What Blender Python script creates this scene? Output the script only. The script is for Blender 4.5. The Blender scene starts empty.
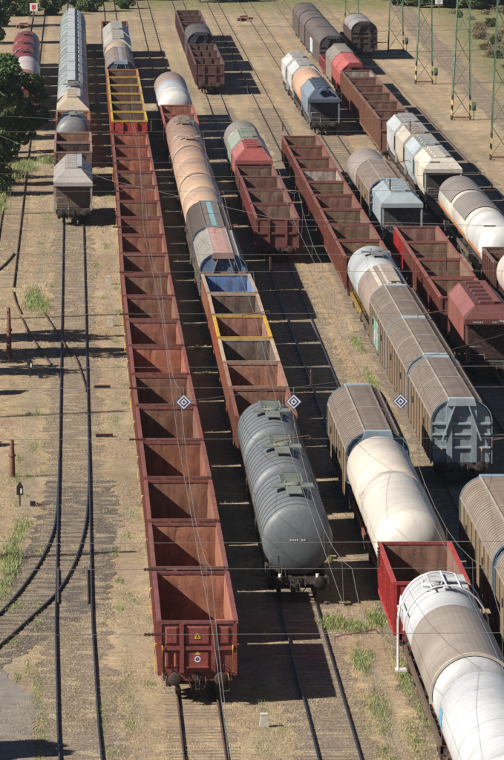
import bpy, bmesh, math, random
from mathutils import Vector, Matrix
import numpy as np
random.seed(7)
R = math.radians
sc = bpy.context.scene
# ------------------------------------------------------------------ camera
cam_d = bpy.data.cameras.new('camera'); cam = bpy.data.objects.new('camera', cam_d)
sc.collection.objects.link(cam); sc.camera = cam
FPX = 5658.0
pitch = math.atan(640 / FPX); yaw = math.atan(176 / math.hypot(FPX, 640))
cam.location = (0, 0, 36.2)
cam.rotation_euler = (R(90) - pitch, 0, -yaw)
cam_d.sensor_fit = 'VERTICAL'; cam_d.sensor_height = 36; cam_d.sensor_width = 24
cam_d.lens = FPX / 760 * 36
cam_d.clip_start = 1; cam_d.clip_end = 6000
sc.render.resolution_x = 679; sc.render.resolution_y = 1024
# ------------------------------------------------------------------ light
SUN_EL, SUN_AZ = R(38.2), R(20)          # sun to the left of the yard, a little on the camera's side
tosun = Vector((-math.cos(SUN_AZ) * math.cos(SUN_EL), -math.sin(SUN_AZ) * math.cos(SUN_EL), math.sin(SUN_EL)))
w = bpy.data.worlds.new('World'); sc.world = w; w.use_nodes = True
wn = w.node_tree; bg = wn.nodes['Background']
sky = wn.nodes.new('ShaderNodeTexSky'); sky.sky_type = 'NISHITA'; sky.sun_disc = False
sky.sun_elevation = SUN_EL
sky.sun_rotation = math.atan2(tosun.x, tosun.y)
sky.dust_density = 0.2; sky.air_density = 0.42; sky.altitude = 100
wn.links.new(sky.outputs[0], bg.inputs[0]); bg.inputs[1].default_value = 0.05
sl = bpy.data.lights.new('sun', 'SUN'); sl.energy = 5.0; sl.angle = R(0.5); sl.color = (1.0, 0.93, 0.82)
so = bpy.data.objects.new('sun', sl); sc.collection.objects.link(so)
so.rotation_euler = (-tosun).to_track_quat('-Z', 'Y').to_euler()
sc.view_settings.view_transform = 'Standard'; sc.view_settings.look = 'None'
sc.view_settings.exposure = 0.95; sc.view_settings.gamma = 1

COL = sc.collection
# ------------------------------------------------------------------ materials
def mat(name, rough=0.6, metal=0.0):
    m = bpy.data.materials.new(name); m.use_nodes = True
    nt = m.node_tree; b = nt.nodes['Principled BSDF']
    b.inputs['Roughness'].default_value = rough; b.inputs['Metallic'].default_value = metal
    return m, nt, b
def N(nt, t, **k):
    n = nt.nodes.new(t)
    for a, v in k.items():
        if a[:2] == 'i_': n.inputs[int(a[2:])].default_value = v
        else: setattr(n, a, v)
    return n
def mixc(nt, fac, a, b, mode='MIX'):
    n = nt.nodes.new('ShaderNodeMix'); n.data_type = 'RGBA'; n.blend_type = mode
    for sock, v in ((n.inputs[0], fac), (n.inputs[6], a), (n.inputs[7], b)):
        if hasattr(v, 'links'): nt.links.new(v, sock)
        elif isinstance(v, (int, float)): sock.default_value = v
        else: sock.default_value = (*v, 1) if len(v) == 3 else v
    return n.outputs[2]
def ramp(nt, src, a, b, ca=0.0, cb=1.0):
    n = nt.nodes.new('ShaderNodeMapRange'); n.inputs[1].default_value = a; n.inputs[2].default_value = b
    n.inputs[3].default_value = ca; n.inputs[4].default_value = cb
    nt.links.new(src, n.inputs[0]); return n.outputs[0]
def mul(nt, a, b, op='MULTIPLY'):
    n = nt.nodes.new('ShaderNodeMath'); n.operation = op
    for s, v in ((n.inputs[0], a), (n.inputs[1], b)):
        if hasattr(v, 'links'): nt.links.new(v, s)
        else: s.default_value = v
    return n.outputs[0]
def noise(nt, vec, scale, det=4, rough=0.6, dims='3D'):
    n = N(nt, 'ShaderNodeTexNoise'); n.inputs['Scale'].default_value = scale
    n.inputs['Detail'].default_value = det; n.inputs['Roughness'].default_value = rough
    nt.links.new(vec, n.inputs['Vector']); return n.outputs[0]
def scaled(nt, vec, s):
    n = N(nt, 'ShaderNodeMapping'); n.inputs['Scale'].default_value = s
    nt.links.new(vec, n.inputs['Vector']); return n.outputs[0]
def bump(nt, b, h, st=0.3, dist=0.05):
    n = N(nt, 'ShaderNodeBump'); n.inputs['Strength'].default_value = st; n.inputs['Distance'].default_value = dist
    nt.links.new(h, n.inputs['Height']); nt.links.new(n.outputs[0], b.inputs['Normal'])
def objvec(nt):
    tc = N(nt, 'ShaderNodeTexCoord'); oi = N(nt, 'ShaderNodeObjectInfo')
    a = N(nt, 'ShaderNodeVectorMath', operation='ADD')
    m = N(nt, 'ShaderNodeVectorMath', operation='SCALE'); m.inputs[3].default_value = 97.0
    c = N(nt, 'ShaderNodeCombineXYZ')
    for i in range(3): nt.links.new(oi.outputs['Random'], c.inputs[i])
    nt.links.new(c.outputs[0], m.inputs[0]); nt.links.new(m.outputs[0], a.inputs[1])
    nt.links.new(tc.outputs['Object'], a.inputs[0])
    return a.outputs[0], oi
def worn_paint(name, rust_amt, dust=0.25, rough=0.55, rustcol=(0.13, 0.055, 0.03), dustcol=(0.36, 0.28, 0.2), streak=0.5, metal=0.0, bst=0.15, coarse=0.9, spec=0.3):
    m, nt, b = mat(name, rough, metal)
    v, oi = objvec(nt)
    n1 = noise(nt, v, coarse, 5, 0.65)
    n2 = noise(nt, scaled(nt, v, (2.2, 2.2, 0.28)), 2.2, 4, 0.6)      # vertical runs of dirt
    n3 = noise(nt, v, 9.0, 4, 0.7)
    base = mixc(nt, ramp(nt, n1, 0.3, 0.7), oi.outputs['Color'], mixc(nt, 1.0, oi.outputs['Color'], (0.68, 0.66, 0.66), 'MULTIPLY'))
    base = mixc(nt, mul(nt, ramp(nt, n2, 0.45, 0.72), streak), base, mixc(nt, 1.0, base, (0.42, 0.36, 0.32), 'MULTIPLY'))
    base = mixc(nt, mul(nt, ramp(nt, n3, 0.45, 0.75), dust), base, dustcol)
    mask = mul(nt, n1, n3)
    rm = ramp(nt, mask, 0.36 - 0.16 * rust_amt, 0.44 - 0.10 * rust_amt)
    base = mixc(nt, mul(nt, rm, min(1, rust_amt + 0.2)), base, rustcol)
    nt.links.new(base, b.inputs['Base Color'])
    b.inputs['Specular IOR Level'].default_value = spec
    nt.links.new(ramp(nt, n3, 0.2, 0.8, rough - 0.12, min(1, rough + 0.25)), b.inputs['Roughness'])
    bump(nt, b, mul(nt, n1, n3), bst, 0.04)
    return m
M_PAINT = worn_paint('worn wagon paint', 0.35, 0.22, 0.6)
M_RUSTY = worn_paint('heavily rusted paint', 0.9, 0.35, 0.85, (0.16, 0.065, 0.035), (0.30, 0.2, 0.14), 0.75, bst=0.3, coarse=1.1, spec=0.15)
M_LINER = worn_paint('scraped rusty inner steel', 0.7, 0.4, 0.85, (0.13, 0.055, 0.035), (0.36, 0.22, 0.15), 0.8, bst=0.5, coarse=0.8, spec=0.15)
M_TANK = worn_paint('weathered tank skin', 0.08, 0.12, 0.44, (0.2, 0.13, 0.09), (0.34, 0.3, 0.26), 0.22, bst=0.03, coarse=0.3, spec=0.38)
M_CLEAN = worn_paint('clean painted steel', 0.0, 0.1, 0.45, bst=0.03, streak=0.2)
M_GEAR = worn_paint('greasy running gear', 0.3, 0.3, 0.75, (0.09, 0.045, 0.03), (0.13, 0.1, 0.08), 0.3)
def ribbed_sheet():
    m, nt, b = mat('ribbed roof sheet', 0.6)
    v, oi = objvec(nt)
    n1 = noise(nt, v, 0.7, 5, 0.65); n3 = noise(nt, v, 7.0, 4, 0.7)
    n2 = noise(nt, scaled(nt, v, (0.4, 5, 0.4)), 2.0, 3, 0.5)
    base = mixc(nt, ramp(nt, n1, 0.3, 0.7), oi.outputs['Color'], mixc(nt, 1.0, oi.outputs['Color'], (0.66, 0.62, 0.58), 'MULTIPLY'))
    base = mixc(nt, mul(nt, ramp(nt, n2, 0.45, 0.7), 0.5), base, mixc(nt, 1.0, base, (0.5, 0.44, 0.4), 'MULTIPLY'))
    base = mixc(nt, mul(nt, ramp(nt, n3, 0.5, 0.8), 0.35), base, (0.3, 0.24, 0.18))
    nt.links.new(base, b.inputs['Base Color']); b.inputs['Specular IOR Level'].default_value = 0.3
    bump(nt, b, n3, 0.2, 0.03)
    return m
M_ROOF = ribbed_sheet()
def simple(name, col, rough=0.7, metal=0.0, var=0.25, scale=6):
    m, nt, b = mat(name, rough, metal)
    tc = N(nt, 'ShaderNodeTexCoord')
    n1 = noise(nt, tc.outputs['Object'], scale, 4, 0.6)
    d = tuple(c * (1 - var) for c in col); l = tuple(min(1, c * (1 + var)) for c in col)
    nt.links.new(mixc(nt, ramp(nt, n1, 0.3, 0.7), d, l), b.inputs['Base Color'])
    return m
M_STEEL = simple('rail steel', (0.032, 0.035, 0.045), 0.5, 0.2)
M_RAILRUST = simple('rusted rail', (0.075, 0.045, 0.035), 0.8, 0.1)
M_WOOD = simple('old wooden sleeper', (0.16, 0.125, 0.09), 0.9, 0, 0.35, 2)
M_WIRE = simple('weathered copper wire', (0.2, 0.19, 0.175), 0.5, 0.3)
M_DARK = simple('black enamel', (0.015, 0.015, 0.018), 0.4)
M_WHITE = simple('white enamel', (0.6, 0.6, 0.6), 0.4, 0, 0.05)
M_BLUE = simple('blue enamel', (0.02, 0.035, 0.14), 0.4, 0, 0.1)
M_YELLOW = simple('yellow paint', (0.5, 0.3, 0.04), 0.5, 0, 0.15)
M_MAST = simple('green mast paint', (0.085, 0.145, 0.085), 0.7, 0, 0.4, 2)
M_BAND = simple('faded band yellow', (0.5, 0.36, 0.13), 0.7, 0, 0.2)
M_RUSTPOST = simple('rusty post steel', (0.14, 0.06, 0.04), 0.8, 0, 0.4)
M_CONC = simple('pale concrete', (0.40, 0.375, 0.33), 0.85, 0, 0.15)
M_CHALK = simple('chalk', (0.42, 0.38, 0.33), 0.9)
M_RAILDUST = simple('dusty rail', (0.15, 0.115, 0.085), 0.9)
M_BARK = simple('rough bark', (0.10, 0.075, 0.05), 0.9, 0, 0.4)
M_CERAMIC = simple('brown insulator ceramic', (0.05, 0.025, 0.02), 0.3, 0, 0.2)
def leafmat(name, a, b2):
    m, nt, b = mat(name, 0.6)
    g = N(nt, 'ShaderNodeNewGeometry'); tc = N(nt, 'ShaderNodeTexCoord')
    n = noise(nt, tc.outputs['Object'], 0.5, 3, 0.6)
    f = mul(nt, mul(nt, g.outputs['Random Per Island'], 0.6), mul(nt, n, 0.7), 'ADD')
    nt.links.new(mixc(nt, ramp(nt, f, 0.25, 0.95), a, b2), b.inputs['Base Color'])
    b.inputs['Specular IOR Level'].default_value = 0.25
    return m
M_LEAF = leafmat('dark leaves', (0.016, 0.033, 0.012), (0.08, 0.125, 0.038))
M_LEAF2 = leafmat('mid green leaves', (0.025, 0.05, 0.016), (0.09, 0.13, 0.04))
M_STRAW = leafmat('dry straw blades', (0.26, 0.20, 0.12), (0.44, 0.36, 0.225))
M_WEED = leafmat('green weed blades', (0.12, 0.15, 0.05), (0.25, 0.28, 0.11))
M_SCRUB = leafmat('brown dry scrub', (0.11, 0.09, 0.05), (0.25, 0.2, 0.12))

# ------------------------------------------------------------------ mesh builder
class MB:
    def __init__(s): s.v = []; s.f = []; s.m = []; s.s = []
    def add(s, vs, fs, mi=0, smooth=False):
        o = len(s.v); s.v += [tuple(p) for p in vs]
        for f in fs: s.f.append(tuple(i + o for i in f)); s.m.append(mi); s.s.append(smooth)
        return s
    def box(s, x0, x1, y0, y1, z0, z1, mi=0):
        v = [(x, y, z) for x in (x0, x1) for y in (y0, y1) for z in (z0, z1)]
        return s.add(v, [(0, 1, 3, 2), (4, 6, 7, 5), (0, 4, 5, 1), (2, 3, 7, 6), (0, 2, 6, 4), (1, 5, 7, 3)], mi)
    def bar(s, a, b, w, h=None, mi=0):
        a, b = Vector(a), Vector(b); h = h or w; d = (b - a).normalized()
        u = d.cross(Vector((0, 0, 1)));
        if u.length < 0.05: u = d.cross(Vector((0, 1, 0)))
        u.normalize(); q = u.cross(d)
        v = [p + u * (w / 2 * i) + q * (h / 2 * j) for p in (a, b) for i, j in ((-1, -1), (1, -1), (1, 1), (-1, 1))]
        return s.add(v, [(0, 1, 2, 3), (7, 6, 5, 4), (0, 4, 5, 1), (1, 5, 6, 2), (2, 6, 7, 3), (3, 7, 4, 0)], mi)
    def tube(s, pts, r, n=6, mi=0, caps=True):
        pts = [Vector(p) for p in pts]; vs = []; rs = r if isinstance(r, (list, tuple)) else [r] * len(pts)
        for i, p in enumerate(pts):
            d = (pts[min(i + 1, len(pts) - 1)] - pts[max(i - 1, 0)]).normalized()
            u = d.cross(Vector((0, 0, 1)))
            if u.length < 0.05: u = d.cross(Vector((0, 1, 0)))
            u.normalize(); q = u.cross(d)
            for k in range(n):
                t = 2 * math.pi * k / n; vs.append(p + (u * math.cos(t) + q * math.sin(t)) * rs[i])
        fs = [(i * n + k, i * n + (k + 1) % n, (i + 1) * n + (k + 1) % n, (i + 1) * n + k) for i in range(len(pts) - 1) for k in range(n)]
        s.add(vs, fs, mi, True)
        if caps:
            s.add(vs[:n], [tuple(range(n))[::-1]], mi); s.add(vs[-n:], [tuple(range(n))], mi)
        return s
    def prism(s, prof, y0, y1, mi=0, smooth=False, inset0=None, inset1=None):
        """closed x,z outline pushed along y (counter-clockwise seen from -y)"""
        n = len(prof); v = [(x, y0, z) for x, z in (inset0 or prof)] + [(x, y1, z) for x, z in (inset1 or prof)]
        s.add(v, [(i, (i + 1) % n, n + (i + 1) % n, n + i) for i in range(n)], mi, smooth)
        s.add(v[:n], [tuple(range(n))[::-1]], mi); s.add(v[n:], [tuple(range(n))], mi)
        return s
    def strip(s, prof, y0, y1, th=0.02, mi=0, smooth=False):
        """open x,z line given thickness outward and pushed along y"""
        out = []
        for i, p in enumerate(prof):
            a = Vector(prof[max(i - 1, 0)]); b = Vector(prof[min(i + 1, len(prof) - 1)])
            d = (b - a).normalized(); nn = Vector((d.y, -d.x))
            out.append((p[0] - nn.x * th, p[1] - nn.y * th))
        n = len(prof)
        for i in range(n - 1):
            q = [prof[i], prof[i + 1], out[i + 1], out[i]]
            v = [(x, y0, z) for x, z in q] + [(x, y1, z) for x, z in q]
            s.add(v, [(0, 1, 5, 4), (2, 3, 7, 6), (3, 2, 1, 0), (4, 5, 6, 7)] + ([(3, 0, 4, 7)] if i == 0 else []) + ([(1, 2, 6, 5)] if i == n - 2 else []), mi, False)
        return s
    def revolve(s, prof, cx=0, cz=0, n=32, mi=0, a0=0, a1=360, smooth=True):
        """(y, r) profile turned about the y axis through (cx, cz)"""
        full = a1 - a0 >= 360; k = n if full else n + 1; vs = []
        for y, r in prof:
            for j in range(k):
                t = R(a0 + (a1 - a0) * j / n); vs.append((cx + r * math.cos(t), y, cz + r * math.sin(t)))
        fs = []
        for i in range(len(prof) - 1):
            for j in range(n):
                j2 = (j + 1) % k
                fs.append((i * k + j, i * k + j2, (i + 1) * k + j2, (i + 1) * k + j))
        return s.add(vs, fs, mi, smooth)
    def mesh(s, name, mats):
        me = bpy.data.meshes.new(name); me.from_pydata(s.v, [], s.f)
        for m in (mats if isinstance(mats, (list, tuple)) else [mats]): me.materials.append(m)
        me.polygons.foreach_set('material_index', s.m); me.polygons.foreach_set('use_smooth', s.s)
        bm = bmesh.new(); bm.from_mesh(me); bmesh.ops.recalc_face_normals(bm, faces=bm.faces); bm.to_mesh(me); bm.free()
        me.update(); return me

CACHE = {}
def shared(key, fn):
    if key not in CACHE: CACHE[key] = fn()
    return CACHE[key]
def col3(c): return (c[0] * .80, c[1] * .80, c[2] * .80, 1.0)
def part(name, me, parent, color=None, loc=(0, 0, 0), rot=None, label=None, scale=None, kind=None):
    o = bpy.data.objects.new(name, me); COL.objects.link(o); o.parent = parent; o.location = loc
    if rot: o.rotation_euler = rot
    if scale: o.scale = scale
    if color: o.color = col3(color)
    if label: o['label'] = label
    if kind: o['kind'] = kind
    return o
def thing(name, label, cat, loc, group=None, rz=0, me=None):
    o = bpy.data.objects.new(name, me); COL.objects.link(o); o.location = loc; o.rotation_euler = (0, 0, rz)
    if me is None: o.empty_display_size = 0.5
    o['label'] = label; o['category'] = cat
    if group: o['group'] = group
    return o
def structure(name, me, loc=(0, 0, 0), kind='structure'):
    o = bpy.data.objects.new(name, me); COL.objects.link(o); o.location = loc; o['kind'] = kind; return o

# ------------------------------------------------------------------ tracks
TX = {'a': -5.05, 'b': -0.33, 'c': 4.42, 'd': 9.15, 'e': 13.88, 'f': 18.65, 'g': 23.1, 'h': 27.95, 'i': 32.9, 'j': 42.2}
BENDS = {'b': [(170, 0.42), (199.4, 0.0), (217, -0.16), (234, -0.24), (272, -0.22), (330, -0.26), (411, -0.32), (700, -0.5), (900, -0.6)],
         'c': [(170, 4.47), (253, 4.46), (295, 4.34), (350, 4.24), (421, 4.42), (478, 4.42), (900, 4.3)],
         'd': [(170, 9.32), (235, 9.2), (300, 9.28), (340, 9.3), (365, 9.05), (450, 9.02), (900, 9.0)],
         'j': [(170, 40.2), (573, 41.2), (710, 43.0), (900, 46.5)]}
def tx(t, y):
    b = BENDS.get(t)
    if not b: return TX[t]
    if y <= b[0][0]: return b[0][1]
    for (y0, x0), (y1, x1) in zip(b, b[1:]):
        if y <= y1:
            k = (y - y0) / (y1 - y0); return x0 + (x1 - x0) * k
    return b[-1][1]
RAILP = [(-0.055, 0.0), (0.055, 0.0), (0.055, 0.02), (0.012, 0.035), (0.012, 0.115), (0.036, 0.125), (0.036, 0.16), (-0.036, 0.16), (-0.036, 0.125), (-0.012, 0.115), (-0.012, 0.035), (-0.055, 0.02)]
def rail_mesh(path, m):
    n = len(RAILP); vs = []
    for i, p in enumerate(path):
        a = Vector(path[max(i - 1, 0)]); b = Vector(path[min(i + 1, len(path) - 1)]); d = (b - a).normalized()
        for x, z in [(x_ * .85, z_) for x_, z_ in RAILP]: vs.append((p[0] + d.y * x, p[1] - d.x * x, z - 0.035))
    fs = [(i * n + k, i * n + (k + 1) % n, (i + 1) * n + (k + 1) % n, (i + 1) * n + k) for i in range(len(path) - 1) for k in range(n)]
    mb = MB(); mb.add(vs, fs); mb.add(vs[:n], [tuple(range(n))]); mb.add(vs[-n:], [tuple(range(n))])
    return mb.mesh('rail', m)
def sleepers_mesh(cpath_fn, s0, s1, step=0.62, m=M_WOOD, top=0.035):
    mb = MB(); s = s0
    while s < s1:
        (x, y), (dx, dy) = cpath_fn(s); hw = 1.28 + random.uniform(-.06, .06); j = random.uniform(-.03, .03); t = top + random.uniform(-.015, .01)
        nx, ny = dy, -dx
        mb.bar((x - nx * hw, y - ny * hw + j, t - 0.04), (x + nx * hw, y + ny * hw + j * .5, t - 0.04), 0.25, 0.08)
        s += step
    return mb.mesh('sleeper', m)
def jag(line, seed, amp=.22, step=.45):
    rnd = random.Random(seed); out = []; e = 0
    for (x0, y0), (x1, y1) in zip(line, line[1:]):
        n = max(1, int(math.hypot(x1 - x0, y1 - y0) / step))
        for k in range(n):
            e = e * .7 + rnd.uniform(-amp, amp); u = k / n; out.append((x0 + (x1 - x0) * u + e, y0 + (y1 - y0) * u))
    return out + [line[-1]]
def ground_strip(name, left, right, z, m):
    if len(left) == len(right): left, right = jag(left, 1 + int(left[0][0] * 7)), jag(right, 99 + int(right[0][0] * 5))
    n = min(len(left), len(right)); left = [left[int(i * (len(left) - 1) / (n - 1))] for i in range(n)]; right = [right[int(i * (len(right) - 1) / (n - 1))] for i in range(n)]
    n = len(left); vs = [(x, y, z) for x, y in left] + [(x, y, z) for x, y in right]
    me = bpy.data.meshes.new(name); me.from_pydata(vs, [], [(i, n + i, n + i + 1, i + 1) for i in range(n - 1)])
    me.materials.append(m); return structure(name, me)

def ground_material():
    m, nt, b = mat('dry yard ground', 0.95)
    tc = N(nt, 'ShaderNodeTexCoord'); v = tc.outputs['Object']
    sep = N(nt, 'ShaderNodeSeparateXYZ'); nt.links.new(v, sep.inputs[0])
    big = noise(nt, scaled(nt, v, (1, 0.35, 1)), 0.12, 5, 0.6)
    mid = noise(nt, scaled(nt, v, (1, 0.45, 1)), 0.9, 6, 0.7)
    fine = noise(nt, v, 7.0, 6, 0.75)
    vfine = noise(nt, v, 28.0, 4, 0.7)
    straw = mixc(nt, ramp(nt, fine, 0.34, 0.68), (0.27, 0.218, 0.143), (0.475, 0.395, 0.262))
    soil = mixc(nt, ramp(nt, fine, 0.35, 0.65), (0.185, 0.14, 0.10), (0.33, 0.26, 0.19))
    c = mixc(nt, ramp(nt, mid, 0.42, 0.62), soil, straw)
    # trodden grey paths between the tracks, every 4.75 m
    wob = mul(nt, mul(nt, mul(nt, big, 0.5, 'SUBTRACT'), 1.6), sep.outputs[0], 'ADD')
    ph = mul(nt, mul(nt, wob, 2.17, 'SUBTRACT'), 4.74, 'DIVIDE')
    fr = mul(nt, ph, 0.5, 'ADD'); fr = N2 = mul(nt, fr, 0.0, 'ADD')
    fn = N(nt, 'ShaderNodeMath', operation='FRACT'); nt.links.new(fr, fn.inputs[0])
    ab = N(nt, 'ShaderNodeMath', operation='ABSOLUTE'); nt.links.new(mul(nt, fn.outputs[0], 0.5, 'SUBTRACT'), ab.inputs[0])
    pm = mul(nt, ramp(nt, ab.outputs[0], 0.02, 0.14, 1, 0), ramp(nt, mid, 0.3, 0.55, 0.25, 0.95))
    c = mixc(nt, mul(nt, pm, 0.75), c, mixc(nt, ramp(nt, fine, 0.3, 0.7), (0.165, 0.147, 0.122), (0.27, 0.243, 0.205)))
    pk = noise(nt, scaled(nt, v, (1, .3, 1)), 0.21, 4, 0.6)
    c = mixc(nt, mul(nt, ramp(nt, pk, 0.48, 0.62), 0.55), c, mixc(nt, ramp(nt, fine, .35, .65), (0.20, 0.145, 0.105), (0.40, 0.31, 0.225)))
    # green weeds in patches
    gn = noise(nt, scaled(nt, v, (1, 0.22, 1)), 0.33, 4, 0.55)
    gm = mul(nt, ramp(nt, gn, 0.48, 0.66), ramp(nt, fine, 0.38, 0.58))
    c = mixc(nt, mul(nt, gm, 0.38), c, (0.20, 0.205, 0.10))
    c = mixc(nt, 1.0, c, mixc(nt, ramp(nt, vfine, 0.3, 0.7), (0.78, 0.77, 0.76), (1.16, 1.15, 1.14)), 'MULTIPLY')
    c = mixc(nt, ramp(nt, big, 0.35, 0.65), mixc(nt, 1.0, c, (0.80, 0.76, 0.74), 'MULTIPLY'), mixc(nt, 1.0, c, (1.14, 1.12, 1.10), 'MULTIPLY'))
    tuft = noise(nt, scaled(nt, v, (1, .8, 1)), 2.6, 7, 0.8)
    c = mixc(nt, 1.0, c, mixc(nt, ramp(nt, tuft, 0.36, 0.64), (0.72, 0.71, 0.69), (1.22, 1.21, 1.19)), 'MULTIPLY')
    spots = noise(nt, v, 5.5, 3, 0.6)
    c = mixc(nt, mul(nt, ramp(nt, spots, 0.62, 0.70), 0.6), c, (0.06, 0.05, 0.03))
    # far scrubland beyond the yard
    fy = ramp(nt, mul(nt, sep.outputs[1], mul(nt, big, 60.0), 'ADD'), 775, 812)
    far = mixc(nt, ramp(nt, mid, 0.4, 0.6), (0.09, 0.11, 0.045), (0.2, 0.17, 0.09))
    c = mixc(nt, fy, c, far)
    gx = mul(nt, mul(nt, sep.outputs[0], mul(nt, sep.outputs[1], 0.028), 'SUBTRACT'), mul(nt, big, 6.0), 'ADD')
    gr = mul(nt, ramp(nt, gx, 27.5, 31.5), ramp(nt, sep.outputs[1], 540, 620))
    c = mixc(nt, mul(nt, gr, 0.8), c, mixc(nt, ramp(nt, mid, 0.4, 0.6), (0.085, 0.11, 0.04), mixc(nt, ramp(nt, fine, .4, .6), (0.185, 0.15, 0.095), (0.115, 0.135, 0.055))))
    nt.links.new(c, b.inputs['Base Color']); b.inputs['Specular IOR Level'].default_value = 0.1
    h = mul(nt, fine, mul(nt, vfine, 0.5), 'ADD'); bump(nt, b, h, 0.5, 0.05)
    return m
M_GROUND = ground_material()
me = bpy.data.meshes.new('ground')
me.from_pydata([(-900, 60, 0), (1300, 60, 0), (1300, 2600, 0), (-900, 2600, 0)], [], [(0, 1, 2, 3)]); me.materials.append(M_GROUND)
structure('ground', me)
def stones(name, a, b2, sc_=14):
    m, nt, b = mat(name, 0.9); tc = N(nt, 'ShaderNodeTexCoord')
    vo = N(nt, 'ShaderNodeTexVoronoi'); vo.inputs['Scale'].default_value = sc_; nt.links.new(tc.outputs['Object'], vo.inputs['Vector'])
    n1 = noise(nt, tc.outputs['Object'], 0.8, 4, 0.6); n2 = noise(nt, tc.outputs['Object'], 9, 4, 0.7)
    bw = N(nt, 'ShaderNodeRGBToBW'); nt.links.new(vo.outputs['Color'], bw.inputs[0])
    c = mixc(nt, bw.outputs[0], a, b2)
    c = mixc(nt, ramp(nt, n2, 0.4, 0.65, 0, 0.6), c, tuple(x * 0.5 for x in a))
    c = mixc(nt, mul(nt, ramp(nt, n1, 0.5, 0.62), 0.55), c, (0.36, 0.28, 0.18))
    nt.links.new(c, b.inputs['Base Color']); bump(nt, b, vo.outputs['Distance'], 0.8, 0.06)
    return m
M_BALLAST = stones('grey brown ballast stones', (0.045, 0.037, 0.03), (0.16, 0.132, 0.108))
M_BED = stones('dusty track bed', (0.10, 0.075, 0.055), (0.27, 0.21, 0.145), 10)

def add_track(t, y0, y1, m=M_RAILRUST, bed=True, top=0.015):
    ys = [y0 + (y1 - y0) * i / 24 for i in range(25)]
    root = bpy.data.objects.new('railway_track', None); COL.objects.link(root); root['kind'] = 'structure'
    for s in (-0.753, 0.753): part('rail', rail_mesh([(tx(t, y) + s, y) for y in ys], m), root)
    part('sleepers', sleepers_mesh(lambda y: ((tx(t, y), y), (0, 1)), y0, y1, 0.62, top=top), root, kind='stuff')
    if bed:
        l = [(tx(t, y) - 1.45, y) for y in ys]; r = [(tx(t, y) + 1.45, y) for y in ys]
        ground_strip('track_bed', l, r, 0.006, M_BED)
add_track('b', 180, 790, M_STEEL, top=0.006)
add_track('c', 180, 560, M_RAILRUST, bed=False, top=0.012)
for t in 'de': add_track(t, 180, 560, M_STEEL)
for t in 'fghi': add_track(t, 180 if t in 'fg' else 300, 560)
for t in 'cdefghi': add_track(t, 560, 800, M_RAILDUST, bed=False, top=0.004)
add_track('a', 375, 760, M_RAILRUST, bed=False, top=0.01)
add_track('j', 420, 800, M_RAILDUST, top=.01)
# left turnout: curved closure rails leaving to the near left
def spline(pts, n=45):
    out = []
    P = [pts[0]] + list(pts) + [pts[-1]]
    for i in range(1, len(P) - 2):
        for k in range(n // (len(pts) - 1) + 1):
            t = k / (n // (len(pts) - 1) + 1); a, b_, c, d = [Vector(q) for q in P[i - 1:i + 3]]
            q = 0.5 * ((2 * b_) + (-a + c) * t + (2 * a - 5 * b_ + 4 * c - d) * t * t + (-a + 3 * b_ - 3 * c + d) * t ** 3); out.append((q.x, q.y))
    out.append(pts[-1]); return out
def turnout(Lp, Rp, m, ballast=True):
    root = bpy.data.objects.new('railway_turnout', None); COL.objects.link(root); root['kind'] = 'structure'
    ls, rs = spline(Lp), spline(Rp)
    part('curved_rail', rail_mesh(ls, m), root, loc=(0, 0, 0.002)); part('curved_rail', rail_mesh(rs, m), root, loc=(0, 0, 0.003))
    return root, ls, rs
Lp = [(-.99, 284), (-1.01, 271), (-1.1, 261), (-1.31, 254.7), (-1.72, 248), (-2.45, 240.1), (-3.29, 233.2), (-4.6, 225), (-6.2, 217)]
Rp = [(0.51, 286), (0.475, 274), (0.36, 263), (0.16, 255.3), (-0.26, 246.5), (-0.98, 238.6), (-2.03, 231.8), (-3.18, 224.8), (-4.7, 217), (-6.4, 210)]
t1, ls, rs = turnout(Lp, Rp, M_STEEL)
def cen(s):
    f = s * (len(ls) - 2); i = int(f); k = f - i
    p = Vector(ls[i]).lerp(Vector(ls[i + 1]), k); q = min(rs, key=lambda r: abs(r[1] - p.y + 3.0)); c = (p + Vector(q)) / 2
    d = (Vector(ls[i + 1]) - Vector(ls[i])).normalized(); d = -d if d.y < 0 else d
    return (c.x, c.y), (d.x, d.y)
part('sleepers', sleepers_mesh(lambda s: cen(s), 0.2, 0.99, 0.0125, top=0.03), t1, kind='stuff')
bl = [(-1.6, 276), (-1.9, 262), (-2.3, 253), (-3.1, 246), (-4.2, 238), (-5.4, 230), (-7.2, 222), (-9, 216)]
br = [(1.9, 276), (1.75, 262), (1.65, 252), (1.5, 244), (1.2, 236.2), (-0.9, 228.5), (-3.0, 219.5), (-5.6, 208)]
ground_strip('ballast', bl, br, 0.011, M_BALLAST)
t2, _, _ = turnout([(-0.98, 318), (-1.3, 325), (-1.83, 330.2), (-2.4, 337.3), (-3.0, 345), (-3.6, 355)], [(0.42, 314), (0.33, 318), (-0.13, 330.6), (-0.73, 337.3), (-1.5, 348), (-2.2, 358)], M_RAILRUST)
for x0, y0, x1, y1 in ((-.89, 236, -.92, 246), (.38, 236, .36, 246)):
    part('check_rail', rail_mesh([(x0, y0), (x0 * .5 + x1 * .5, (y0 + y1) / 2), (x1, y1)], M_RAILRUST), t1, loc=(.0, 0, -.01))
# old rails half lost in the grass at the left
root = bpy.data.objects.new('overgrown_siding', None); COL.objects.link(root); root['kind'] = 'structure'
part('rail', rail_mesh(spline([(-4.3, 372), (-4.34, 384), (-4.5, 400), (-4.85, 394), (-5.4, 387.6), (-6.3, 381)][2:]), M_RAILRUST), root, loc=(0, 0, 0.004))
part('rail', rail_mesh(spline([(-3.6, 357), (-4.0, 364), (-4.3, 372)]), M_RAILRUST), root, loc=(0, 0, 0.004))
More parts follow.
